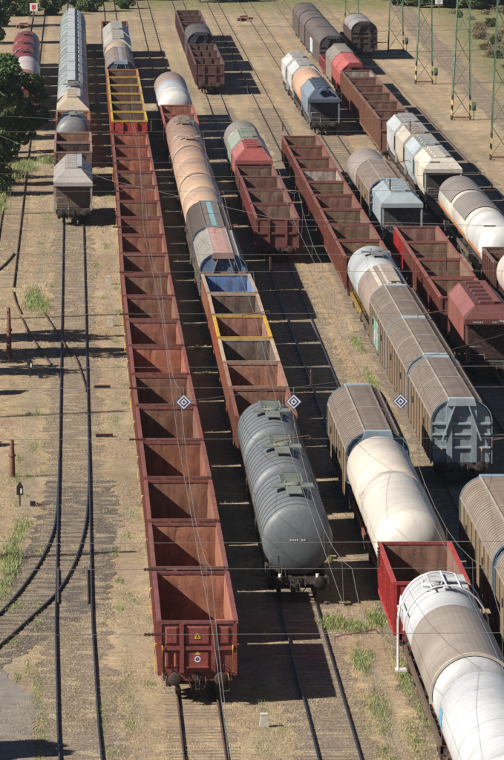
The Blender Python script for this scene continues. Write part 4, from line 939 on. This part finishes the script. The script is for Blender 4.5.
covered('h', 671.5, 19, 'dark brown covered wagon at the farthest end of the right-hand train', 'dark covered wagons', (.13, .105, .1), (.12, .085, .08), (.05, .05, .06), x=27.8, detail=False, linec=(.1, .09, .085))
covered('i', 644, 19, 'solitary dark covered wagon with a silvery roof beside the lattice masts', 'dark covered wagons', (.30, .29, .29), (.09, .06, .06), (.05, .035, .035), x=32.7, detail=False, linec=(.2, .2, .2), capc=(.07, .05, .05), yhand=False)

# ------------------------------------------------------------------ lattice masts
def m_mast_leg(x, y, H, bx, by, tx_, ty_):
    mb = MB(); n = 10
    for k in range(n):
        a, b_ = k / n, (k + 1) / n
        z0, z1 = H * a, H * b_
        striped = z1 <= 2.6
        mb.bar((x + (bx + (tx_ - bx) * a), y + (by + (ty_ - by) * a), z0), (x + (bx + (tx_ - bx) * b_), y + (by + (ty_ - by) * b_), z1), .11, mi=0)
    return mb
def mast(X, Y, H, label, lean=0.0, grp='green lattice masts', w=.9, d=.7, tw=.45):
    rt = thing('lattice_mast', label, 'mast', (X, Y, 0), grp)
    legs = [(-1, -1), (1, -1), (1, 1), (-1, 1)]
    def P_(i, z): 
        k = z / H; sx, sy = legs[i]; return Vector((sx * (w + (tw - w) * k) + lean * z, sy * (d + (tw * .7 - d) * k), z))
    for i in range(4):
        zs = 2.4; mb = MB().bar(P_(i, zs), P_(i, H), .085)
        lg = part('leg', mb.mesh('leg', M_MAST), rt)
        for k in range(5):
            s = MB().bar(P_(i, zs * k / 5), P_(i, zs * (k + 1) / 5), .095); part('painted_band', s.mesh('painted_band', M_DARK if k % 2 == 0 else M_BAND), lg)
    n = int(H / 2.6); 
    for f in range(4):
        i, j = f, (f + 1) % 4
        for k in range(n):
            z0, z1 = .4 + (H - .6) * k / n, .4 + (H - .6) * (k + 1) / n
            if (k + f) % 2: i2, j2 = j, i
            else: i2, j2 = i, j
            part('lattice_brace', MB().bar(P_(i2, z0), P_(j2, z1), .055).mesh('lattice_brace', M_MAST), rt)
        part('base_rail', MB().bar(P_(i, .25), P_(j, .25), .08).mesh('base_rail', M_RUSTPOST), rt)
    part('top_bracket', MB().box(lean * H - tw - .05, lean * H + tw + .05, -tw * .7, tw * .7, H, H + .08).mesh('top_bracket', M_MAST), rt)
    bx = MB(); bx.box(w + .15, w + .55, -.25, .15, 0.9, 1.7); bx.bar((w + .35, -.05, 0), (w + .35, -.05, .9), .08)
    part('switch_box', bx.mesh('switch_box', M_MAST), rt)
    return rt
mast(36.7, 488.9, 16, 'green lattice mast with striped feet nearest to the light hoppers', .012)
mast(36.75, 541, 16, 'green lattice mast with striped feet, second along the right side', .02)
mast(36.7, 598, 16, 'green lattice mast with striped feet, third along the right side', .016)
mast(37.2, 660, 16, 'green lattice mast beside the solitary dark covered wagon', .008)
mast(34.3, 706, 15, 'far green lattice mast behind the solitary dark covered wagon', .0)
for y in (193.0, 246.5, 300.0, 352.0, 431.5):
    mast(-11.5, y, 11.5, 'green lattice mast outside the left edge of the picture', 0, 'green lattice masts at the left side', .35, .35, .25)
for y in (191.0, 245.3, 299.6, 353.8, 408):
    mast(37.6, y, 14, 'green lattice mast outside the right edge of the picture', 0, 'green lattice masts off the right side', .6, .5, .35)
# ------------------------------------------------------------------ overhead line
def insul(mb, a, b_, n=6):
    a, b_ = Vector(a), Vector(b_); pts = []; rs = []
    for k in range(n * 2 + 1): pts.append(a.lerp(b_, k / (n * 2))); rs.append(.065 if k % 2 else .03)
    mb.tube(pts, rs, 8)
def crossspan(Y, xl, xr, tracks, faint=False, strings=True, zt=9.0):
    rt = thing('cross_span', 'horizontal support wires crossing above the tracks, %s' % SPANL.pop(0), 'overhead wires', (0, Y, 0), 'cross spans of the overhead line')
    r = .009
    part('upper_wire', MB().tube([(xl, 0, zt + .6), ((xl + xr) / 2 - 14, 0, zt), ((xl + xr) / 2 + 8, 0, zt + .02), (xr, 0, zt + .9)], r, 4).mesh('upper_wire', M_WIRE), rt)
    part('lower_wire', MB().tube([(xl, 0, 8.1), (xr, 0, 8.1)], r, 4).mesh('lower_wire', M_WIRE), rt)
    part('fixing_wire', MB().tube([(xl, 0, 5.85), (xr, 0, 5.85)], r, 4).mesh('fixing_wire', M_WIRE), rt)
    if strings:
        for k, t in enumerate(tracks):
            if (k + int(Y)) % 2: continue
            mb = MB(); x0 = tx(t, Y) + .95; mb.tube([(x0, 0, 8.1), (x0, 0, zt)], .012, 4); insul(mb, (x0, -.005, 8.15), (x0, -.005, 8.85)); part('insulator', mb.mesh('insulator', M_CERAMIC), rt)
            arm = MB(); arm.tube([(x0 - 1.5, -.02, 5.75), (x0 - .1, -.02, 6.0), (x0, -.02, 5.86)], .028, 6); arm.tube([(x0 - 1.5, -.02, 5.75), (x0 - 1.5, -.02, 5.5)], .02, 5); part('steady_arm', arm.mesh('steady_arm', M_RUSTPOST), rt)
        for xx in (2.2, 25.5):
            for z in (5.85, 8.1):
                mb = MB(); insul(mb, (xx, -.003, z), (xx + .75, -.003, z)); part('insulator', mb.mesh('insulator', M_CERAMIC), rt)
    return rt
SPANL = ['lowest in the picture over the grey tank end', 'carrying the three blue diamond signs', 'third from the bottom over the yellow-rimmed gondola', 'fourth from the bottom over the silver tank', 'fifth from the bottom', 'between the masts by the light hoppers', 'farther up the yard']
for Y in (191.0, 245.3, 299.6, 353.8, 408.0): crossspan(Y, -11.5, 37.6, 'cdefg')
crossspan(488.9, 22.0, 36.7, '', strings=False); crossspan(541, 22.0, 36.7, '', strings=False)
def longwire(t, zc=5.75):
    ys = [135, 191.0, 245.3, 299.6, 353.8, 408.0, 462.0]
    rt = thing('contact_line', 'contact wire and sagging carrier wire running above %s' % {'c': 'the long red train', 'd': 'the grey tank wagons', 'e': 'the cream tanks', 'f': 'the braced-end covered wagons', 'g': 'the dark red hopper'}[t], 'overhead wires', (0, 0, 0), 'contact lines along the tracks')
    cw, mw, dr = [], [], MB()
    for i, (a, b_) in enumerate(zip(ys, ys[1:])):
        for k in range(8 if i < len(ys) - 2 else 9):
            u = k / 8; y = a + (b_ - a) * u; zz = .12 * (1 if i % 2 else -1) * (1 - 2 * u)
            zm = 8.1 - 1.6 * 4 * u * (1 - u); cw.append((tx(t, y) + zz, y, zc)); mw.append((tx(t, y) + zz * .3, y, zm))
            if k % 2: dr.tube([cw[-1], mw[-1]], .006, 4)
    part('contact_wire', MB().tube(cw, .009, 4).mesh('contact_wire', M_WIRE), rt); part('carrier_wire', MB().tube(mw, .009, 4).mesh('carrier_wire', M_WIRE), rt)
    part('dropper', dr.mesh('dropper', M_WIRE), rt, kind='stuff')
for t in 'cde': longwire(t)
def loose_wire(pts, label):
    o = thing('slack_wire', label, 'wire', (0, 0, 0), 'single slack wires', me=MB().tube(pts, .009, 4).mesh('slack_wire', M_WIRE))
loose_wire([(-11.5, 246.5, 7.0), (0, 248, 6.6), (12, 254, 7.4), (37.6, 299.6, 9)], 'thin slack wire crossing the turnout towards the red train')
loose_wire([(-11.5, 431.5, 8.5), (2, 380, 6.8), (12, 340, 7.5), (37.6, 299.6, 10)], 'thin slack wire descending from the upper left across the red train')
# diamond signs
def m_diamond():
    mb = MB(); 
    def sq(a, y, mi): mb.add([(0, y, -a), (a, y, 0), (0, y, a), (-a, y, 0)], [(0, 1, 2, 3)], mi)
    a = .36; v = [(0, -.012, -a), (a, -.012, 0), (0, -.012, a), (-a, -.012, 0), (0, .012, -a), (a, .012, 0), (0, .012, a), (-a, .012, 0)]
    mb.add(v, [(0, 1, 2, 3), (7, 6, 5, 4), (0, 4, 5, 1), (1, 5, 6, 2), (2, 6, 7, 3), (3, 7, 4, 0)], 0)
    sq(.31, -.017, 1); sq(.23, -.021, 0); sq(.15, -.025, 1); sq(.07, -.029, 0)
    mb.tube([(0, 0, .36), (0, 0, .62)], .012, 4, 2)
    return mb.mesh('diamond_sign', [M_BLUE, M_WHITE, M_WIRE])
for t, x, lab in (('c', 4.6, 'blue diamond sign with nested white squares hanging over the red train'), ('d', 9.4, 'blue diamond sign with nested white squares beside the rear grey tank'), ('e', 14.07, 'blue diamond sign with nested white squares beside the brown covered wagons')):
    thing('diamond_sign', lab, 'sign', (x, 245.15, 7.5), 'blue diamond signs', me=shared('diam', m_diamond))

# ------------------------------------------------------------------ small yard things
def concrete_stub(x, y, s, label):
    rt = thing('concrete_marker', label, 'marker post', (x, y, 0), 'small concrete markers')
    part('post', MB().prism([(-.2 * s, 0), (.2 * s, 0), (.13 * s, .5 * s), (-.13 * s, .5 * s)], -.16 * s, .16 * s, inset0=None).mesh('post', M_CONC), rt)
    part('cap', MB().box(-.15 * s, .15 * s, -.17 * s, .17 * s, .5 * s, .56 * s).mesh('cap', M_CONC), rt)
concrete_stub(2.02, 377, 1.0, 'small pale concrete marker on the straw strip, farther of two')
concrete_stub(1.99, 350, 1.0, 'small pale concrete marker on the straw strip, nearer of two')
concrete_stub(6.81, 206, .9, 'small pale concrete marker in front of the grey tank train shadow')
def point_rod(x, y, label):
    rt = thing('cable_box', label, 'cable box', (x, y, 0), 'flat boxes beside the left track')
    part('box', MB().box(-.45, .45, -.14, .14, 0, .16).mesh('box', M_DARK), rt); part('lid', MB().box(-.47, .47, -.16, .16, .162, .19).mesh('lid', M_RUSTPOST), rt)
point_rod(1.35, 316, 'flat dark box beside the left track, farther one'); point_rod(1.35, 293.6, 'flat dark box beside the left track, nearer one')
def dwarf(x, y, label):
    rt = thing('point_indicator', label, 'signal lantern', (x, y, 0), 'black turnout lanterns'); rt.scale = (.78, .78, .78)
    part('post', MB().tube([(0, 0, 0), (0, 0, .7)], .04, 8).mesh('post', M_DARK), rt)
    part('lantern', MB().box(-.2, .2, -.16, .16, .7, 1.2).prism([(-.2, 1.2), (.2, 1.2), (.1, 1.34), (-.1, 1.34)], -.16, .16).mesh('lantern', M_DARK), rt)
    part('face', MB().prism([(.02, .82), (.12, .78), (.14, 1.08), (.04, 1.12)], -.175, -.162).mesh('face', M_WHITE), rt)
    part('lamp_hood', MB().box(-.08, .08, -.08, .08, 1.34, 1.46).mesh('lamp_hood', M_DARK), rt)
    b2 = MB().box(.62, .95, -.35, -.05, 0, .32); part('motor_box', b2.mesh('motor_box', M_DARK), rt)
    part('weight', MB().tube([(1.0, -.2, .2), (1.5, -.2, .1)], .05, 6).mesh('weight', M_RUSTPOST), rt)
dwarf(-2.75, 321.3, 'black turnout lantern on a short post, upper one by the shade'); dwarf(-2.79, 266.9, 'black turnout lantern on a short post, lower one by green weeds')
def rusty_post(x, y, H, label, lean=0):
    rt = thing('rusty_post', label, 'post', (x, y, 0), 'rusty steel posts')
    part('shaft', MB().tube([(0, 0, 0), (lean * .5, 0, H * .5), (lean, 0, H)], [.16, .14, .09], 8).mesh('shaft', M_RUSTPOST), rt); part('collar', MB().tube([(lean * .55, 0, H * .55), (lean * .6, 0, H * .6)], .19, 8).mesh('collar', M_RUSTPOST), rt)
rusty_post(-4.06, 330.8, 3.1, 'thick rusty post at the left edge in the tree shadow'); rusty_post(-3.28, 277.5, 1.9, 'slim rusty post lower down at the left edge')
def signboard(x, y, label, c1, c2):
    rt = thing('board_sign', label, 'sign', (x, y, 0), 'small board signs')
    part('post', MB().tube([(0, 0, 0), (0, 0, 1.6)], .05, 6).mesh('post', M_RUSTPOST), rt)
    part('board', MB().box(-.5, .5, -.03, .03, 1.3, 2.3).mesh('board', c1), rt); part('board_mark', MB().box(-.25, .25, -.04, -.032, 1.5, 2.1).mesh('board_mark', c2), rt)
signboard(-5.6, 735, 'white board sign with red centre at the far left end', M_WHITE, simple('red sign paint', (.5, .06, .05)))
signboard(48.1, 752, 'plain white board sign at the far right by the wood', M_WHITE, M_CONC)
for x, y, lab in ((-6.9, 716, 'dark rail lying across the end of the left siding'), (21.5, 733.8, 'small dark heap lying between the far tracks')):
    mb = MB(); rnd = random.Random(3)
    for k in range(5): mb.bar((rnd.uniform(-1, 0), rnd.uniform(-1.5, 1.5), .1 + .1 * k), (rnd.uniform(0, 1.3), rnd.uniform(-1, 2), .15 + .1 * k), .22)
    thing('scrap_heap', lab, 'scrap', (x, y, 0), me=mb.mesh('scrap_heap', M_RUSTPOST))

# ------------------------------------------------------------------ vegetation
def leaf_cloud(n, blobs, size, seed):
    rng = np.random.default_rng(seed); k = len(blobs); b = np.array(blobs)
    w_ = b[:, 3] ** 2; idx = rng.choice(k, n, p=w_ / w_.sum())
    d = rng.normal(size=(n, 3)); d /= np.linalg.norm(d, axis=1)[:, None]
    r = b[idx, 3] * rng.uniform(.55, 1.08, n) ** .6
    c = b[idx, :3] + d * r[:, None] * np.array([1, 1, .8])
    u = rng.normal(size=(n, 3)); u /= np.linalg.norm(u, axis=1)[:, None]
    v = np.cross(u, rng.normal(size=(n, 3))); v /= np.linalg.norm(v, axis=1)[:, None]
    s = (size * rng.uniform(.6, 1.4, n))[:, None]
    q = np.stack([c - u * s, c + v * s * .6, c + u * s, c - v * s * .6], 1).reshape(-1, 3)
    return q
def quads_mesh(name, q, m):
    n = len(q) // 4; me = bpy.data.meshes.new(name); me.vertices.add(len(q)); me.vertices.foreach_set('co', q.astype(np.float32).ravel())
    me.loops.add(n * 4); me.polygons.add(n); me.loops.foreach_set('vertex_index', np.arange(n * 4, dtype=np.int32))
    me.polygons.foreach_set('loop_start', np.arange(0, n * 4, 4, dtype=np.int32)); me.update(calc_edges=True); me.materials.append(m); return me
def tree_meshes(H, Rr, seed, n, size, m, trunk=.25, low=.25):
    rnd = random.Random(seed); blobs = []; tb = MB()
    tb.tube([(0, 0, -.1), (.1, 0, H * .3), (0, .15, H * .65), (.1, 0, H * .85)], [trunk, trunk * .75, trunk * .4, .05], 8)
    for k in range(44):
        a = rnd.uniform(0, 6.28); z = H * (low + (1 - low) * rnd.random() ** .8); env = math.sin(math.pi * min(1, max(.08, (z / H - low * .6) / (1.06 - low * .6)))) ** .6
        rr = Rr * env * rnd.uniform(.25, .98); p = (rr * math.cos(a), rr * math.sin(a), z); blobs.append((*p, Rr * rnd.uniform(.13, .30)))
        if k % 2 == 0: z0 = z * .55; tb.tube([(0, 0, z0), (p[0] * .5, p[1] * .5, z * .8), p], [trunk * .4, trunk * .22, .03], 5)
    return quads_mesh('crown', leaf_cloud(n, blobs, size, seed), m), tb.mesh('trunk', M_BARK)
TREES = {}
def tree(kind, x, y, label, grp, s=1.0, rz=0, name='tree', cat='tree', z=0):
    if kind not in TREES:
        a = {'big': (9.5, 4.6, 1, 22000, .18, M_LEAF, .3, .1), 'mid': (7.5, 3.3, 2, 14000, .15, M_LEAF, .2, .12), 'bush': (3.4, 2.6, 3, 7000, .12, M_LEAF2, .1, .05), 'wood': (9, 4.2, 4, 9000, .26, M_LEAF2, .3, .05), 'scrub': (1.5, 2.6, 5, 2200, .12, M_SCRUB, .05, .0), 'wood2': (8, 4.8, 6, 9000, .26, M_LEAF, .3, .05), 'airy': (9, 3.4, 8, 9000, .16, M_LEAF, .2, .25)}[kind]
        TREES[kind] = tree_meshes(*a)
    rt = thing(name, label, cat, (x, y, z), grp, rz)
    c = part('crown', TREES[kind][0], rt); t = part('trunk', TREES[kind][1], rt); c.scale = (s, s, s); t.scale = (s, s, s)
    return rt
g = 'dark trees at the left edge'
tree('bush', -7.4, 470, 'leafy bush at the left edge below the broad dark tree', 'bushes at the left edge', 1.1, 0, 'bush', 'bush')
tree('bush', -7.2, 452, 'lower leafy bush at the left edge by the old rail', 'bushes at the left edge', .9, 2, 'bush', 'bush')
for i, (x, y, s, k, lab) in enumerate([(-7.2, 488, .92, 'big', 'dark broad tree whose crown covers the left edge beside the domed tank'), (-8.8, 516, .85, 'big', 'dark tree leaning over the hidden gondolas at the left'), (-9.6, 548, .62, 'big', 'dark tree left of the white graffiti tank'),
        (-11.6, 590, .8, 'big', 'dark tree left of the dark red tanks'), (-12.0, 632, .9, 'big', 'dark tree in the upper left corner'), (-11.6, 680, 1.2, 'mid', 'smaller dark tree at the top left beyond the red tanks'), (-5.6, 499, .7, 'mid', 'low dense tree in front of the big crown'),
        (-8.5, 452, .75, 'mid', 'low leafy tree at the left edge by the old rail'), (-12, 720, 1.2, 'mid', 'dark tree beyond the end of the left siding')]):
    tree(k, x, y, lab, g, s, i * 1.3)
for i, (x, y, s) in enumerate([(-3.2, 752, .8), (1.5, 760, .9), (-8, 748, 1.0), (6.2, 768, .6)]):
    tree('bush', x, y, 'green bush at the far end of the left sidings, %s from the left' % ['second', 'third', 'first', 'fourth'][i], 'far bushes', s * 1.2, i, 'bush', 'bush')
for i in range(14): tree('bush' if i % 3 else 'mid', -14 + i * 3.4 + random.uniform(-1, 1), 790 + random.uniform(-6, 18), 'green shrub in the overgrown belt along the top edge', 'shrubs of the top belt', random.uniform(.7, 1.1), i, 'shrub', 'shrub')
# wood at the top right
rnd = random.Random(12)
for i in range(30):
    x = 45 + (i % 10) * 3.2 + rnd.uniform(-1.5, 1.5); y = 775 + (i // 10) * 16 - (i % 10) * 3.2 + rnd.uniform(-4, 4)
    tree('wood' if i % 2 else 'wood2', x, y, 'leafy tree in the wood at the top right', 'trees of the top right wood', rnd.uniform(.75, 1.1), rnd.uniform(0, 6))
for i in range(6): tree('bush', 32 + i * 2.6, 800 + rnd.uniform(-5, 5), 'green bush beyond the far masts', 'bushes beyond the masts', 1.1, i, 'bush', 'bush')
tree('bush', 33.4, 680, 'bright green bush at the foot of the far mast', None, .7, 1, 'bush', 'bush')
for i in range(70):
    y = rnd.uniform(610, 760); x = 44.5 + (y - 610) * .03 + 11 * rnd.random()
    tree('scrub' if i % 3 else 'bush', x + 1.5, y, 'dry brown scrub bush in the strip right of the far track' if i % 3 else 'low green bush in the strip right of the far track', 'brown scrub bushes' if i % 3 else 'green scrub bushes', rnd.uniform(.25, .62) if i % 3 else rnd.uniform(.16, .32), i * 1.7, 'bush', 'bush')
# trees just off the left side whose shade falls across the yard
for i, (x, y, s, k) in enumerate([(-11.5, 330.5, 1.25, 'airy'), (-12, 288.6, .8, 'mid'), (-9.5, 490, .9, 'mid'), (-9.0, 462, .85, 'mid'), (-11.5, 340, 1.15, 'airy'), (-9.5, 312, .62, 'mid'), (-8.6, 199.5, .8, 'mid'), (-10.5, 322, .9, 'airy')]):
    tree(k, x, y, 'leafy tree standing just outside the left edge', 'trees outside the left edge', s, i * 2.1)

# grass tufts
def tufts(name, n, region, m, hgt, wid, seed, dens=None):
    rng = np.random.default_rng(seed); x0, x1, y0, y1 = region
    X = rng.uniform(x0, x1, n * 3); Y = y0 + (y1 - y0) * rng.uniform(0, 1, n * 3) ** 1.3
    keep = np.ones(len(X), bool)
    f = np.sin(X * 1.3 + Y * .21) + np.sin(X * .7 - Y * .33 + 2) + np.sin(X * 2.1 + Y * .5) * .6
    keep &= f > (dens if dens is not None else -.6)
    for t in 'bcdef':
        c = np.array([tx(t, y) for y in (200, 300, 400)]); cx_ = np.interp(Y, [200, 300, 400], c)
        if t != 'c': keep &= np.abs(np.abs(X - cx_) - .753) > .13
    X, Y = X[keep][:n], Y[keep][:n]; B = 5; n = len(X)
    P0 = np.repeat(np.stack([X, Y, np.zeros(n)], 1), B, 0) + rng.normal(size=(n * B, 3)) * np.array([.07, .07, 0])
    a = rng.uniform(0, 6.28, n * B); hh = hgt * rng.uniform(.5, 1.3, n * B); le = rng.uniform(.1, .7, n * B) * hh
    dirv = np.stack([np.cos(a), np.sin(a), np.zeros(n * B)], 1); side = np.stack([-np.sin(a), np.cos(a), np.zeros(n * B)], 1) * (wid * rng.uniform(.6, 1.4, n * B))[:, None]
    top = P0 + dirv * le[:, None]; top[:, 2] += hh; mid = P0 + dirv * le[:, None] * .3; mid[:, 2] += hh * .55
    q = np.stack([P0 - side, P0 + side, top + side * .2, mid - side], 1).reshape(-1, 3)
    o = structure(name, quads_mesh(name, q, m), kind='stuff'); o['label'] = None if False else name.replace('_', ' ') + ' growing in the yard'; o['category'] = 'grass'; return o
tufts('dry_grass', 30000, (-6, 17, 196, 330), M_STRAW, .07, .005, 1)
tufts('dry_grass', 16000, (-7, 17, 330, 520), M_STRAW, .09, .009, 2)
def weed_patches(spots, seed):
    rng = np.random.default_rng(seed); Q = []
    for x, y, rx, ry, n, h in spots:
        h = h * .6; n = int(n * 1.6)
        X = rng.normal(x, rx * .5, n); Y = rng.normal(y, ry * .5, n); P0 = np.stack([X, Y, np.zeros(n)], 1); a = rng.uniform(0, 6.28, n); hh = h * rng.uniform(.4, 1.3, n)
        d = np.stack([np.cos(a), np.sin(a), np.zeros(n)], 1) * (hh * .4)[:, None]; s = np.stack([-np.sin(a), np.cos(a), np.zeros(n)], 1) * (.006 + h * .014)
        top = P0 + d; top[:, 2] += hh; mid = P0 + d * .3; mid[:, 2] += hh * .6
        Q.append(np.stack([P0 - s, mid + s, top, mid - s], 1).reshape(-1, 3))
    o = structure('green_weeds', quads_mesh('green_weeds', np.concatenate(Q), M_WEED), kind='stuff'); o['label'] = 'green weeds growing in patches along the tracks'; o['category'] = 'weeds'
rw = random.Random(77)
W_ = []
for k in range(150):
    y = 198 + 290 * rw.random() ** 1.4; t = rw.choice([-2.2, 2.1, 1.6, 2.6, 11.4, 16.4, 11.0, -2.8, 7.0, 16.8]); W_.append((t + rw.uniform(-.5, .5), y, rw.uniform(.15, .4), rw.uniform(.6, 3), int(60 + rw.random() * 160), rw.uniform(.1, .25)))
W_ += [(-2.9, 366, .6, 7, 1500, .5), (-2.2, 362, .5, 6, 900, .4), (-3.0, 249, .45, 6, 1700, .45), (-3.3, 240, .4, 3, 600, .3), (-2.7, 258, .4, 4, 600, .3),
      (11.1, 220.5, .35, 3, 1000, .35), (11.3, 229, .6, 1.6, 900, .4), (11.2, 210, .5, 4, 900, .25), (12.6, 217, .3, 5, 900, .3), (12.9, 208, .3, 4, 700, .25), (12.2, 203, .4, 5, 800, .2), (10.4, 230, .5, 1.5, 700, .45), (12.3, 231, .4, 2, 800, .4),
      (16.7, 300, .3, 8, 1400, .3), (16.6, 318, .3, 7, 1000, .3), (16.6, 285, .3, 6, 900, .3), (16.8, 338, .3, 5, 800, .35), (1.9, 215, .3, 10, 900, .12), (.9, 209, .3, 7, 700, .12), (-1.4, 204, .25, 8, 900, .14), (-1.6, 214, .25, 6, 600, .14),
      (10.2, 600, 1.4, 12, 1500, .3), (9.8, 560, 1, 10, 900, .3), (20.6, 455, .3, 6, 700, .5), (20.5, 490, .4, 8, 700, .4), (-6, 470, 1.2, 6, 2500, .9), (-4.4, 480, .8, 4, 1500, .9), (-6.3, 455, .9, 8, 1800, .7), (-6.2, 440, .8, 7, 1000, .6), (-2.6, 487, .7, 2, 800, 1.0), (-6.3, 560, 1, 20, 2500, .8), (2, 560, .5, 10, 400, .3), (3.2, 232, .3, 8, 500, .15)]
weed_patches(W_, 5)

# ------------------------------------------------------------------ haze
hz = MB().box(-120, 190, -8, 1000, -1, 37.5)
mh = bpy.data.materials.new('thin summer haze'); mh.use_nodes = True; nt = mh.node_tree
nt.nodes.remove(nt.nodes['Principled BSDF']); pv = nt.nodes.new('ShaderNodeVolumePrincipled')
pv.inputs['Color'].default_value = (.80, .88, 1, 1); pv.inputs['Density'].default_value = .00004; pv.inputs['Anisotropy'].default_value = .3
nt.links.new(pv.outputs[0], nt.nodes['Material Output'].inputs['Volume'])
structure('haze', hz.mesh('haze', mh), kind='stuff')
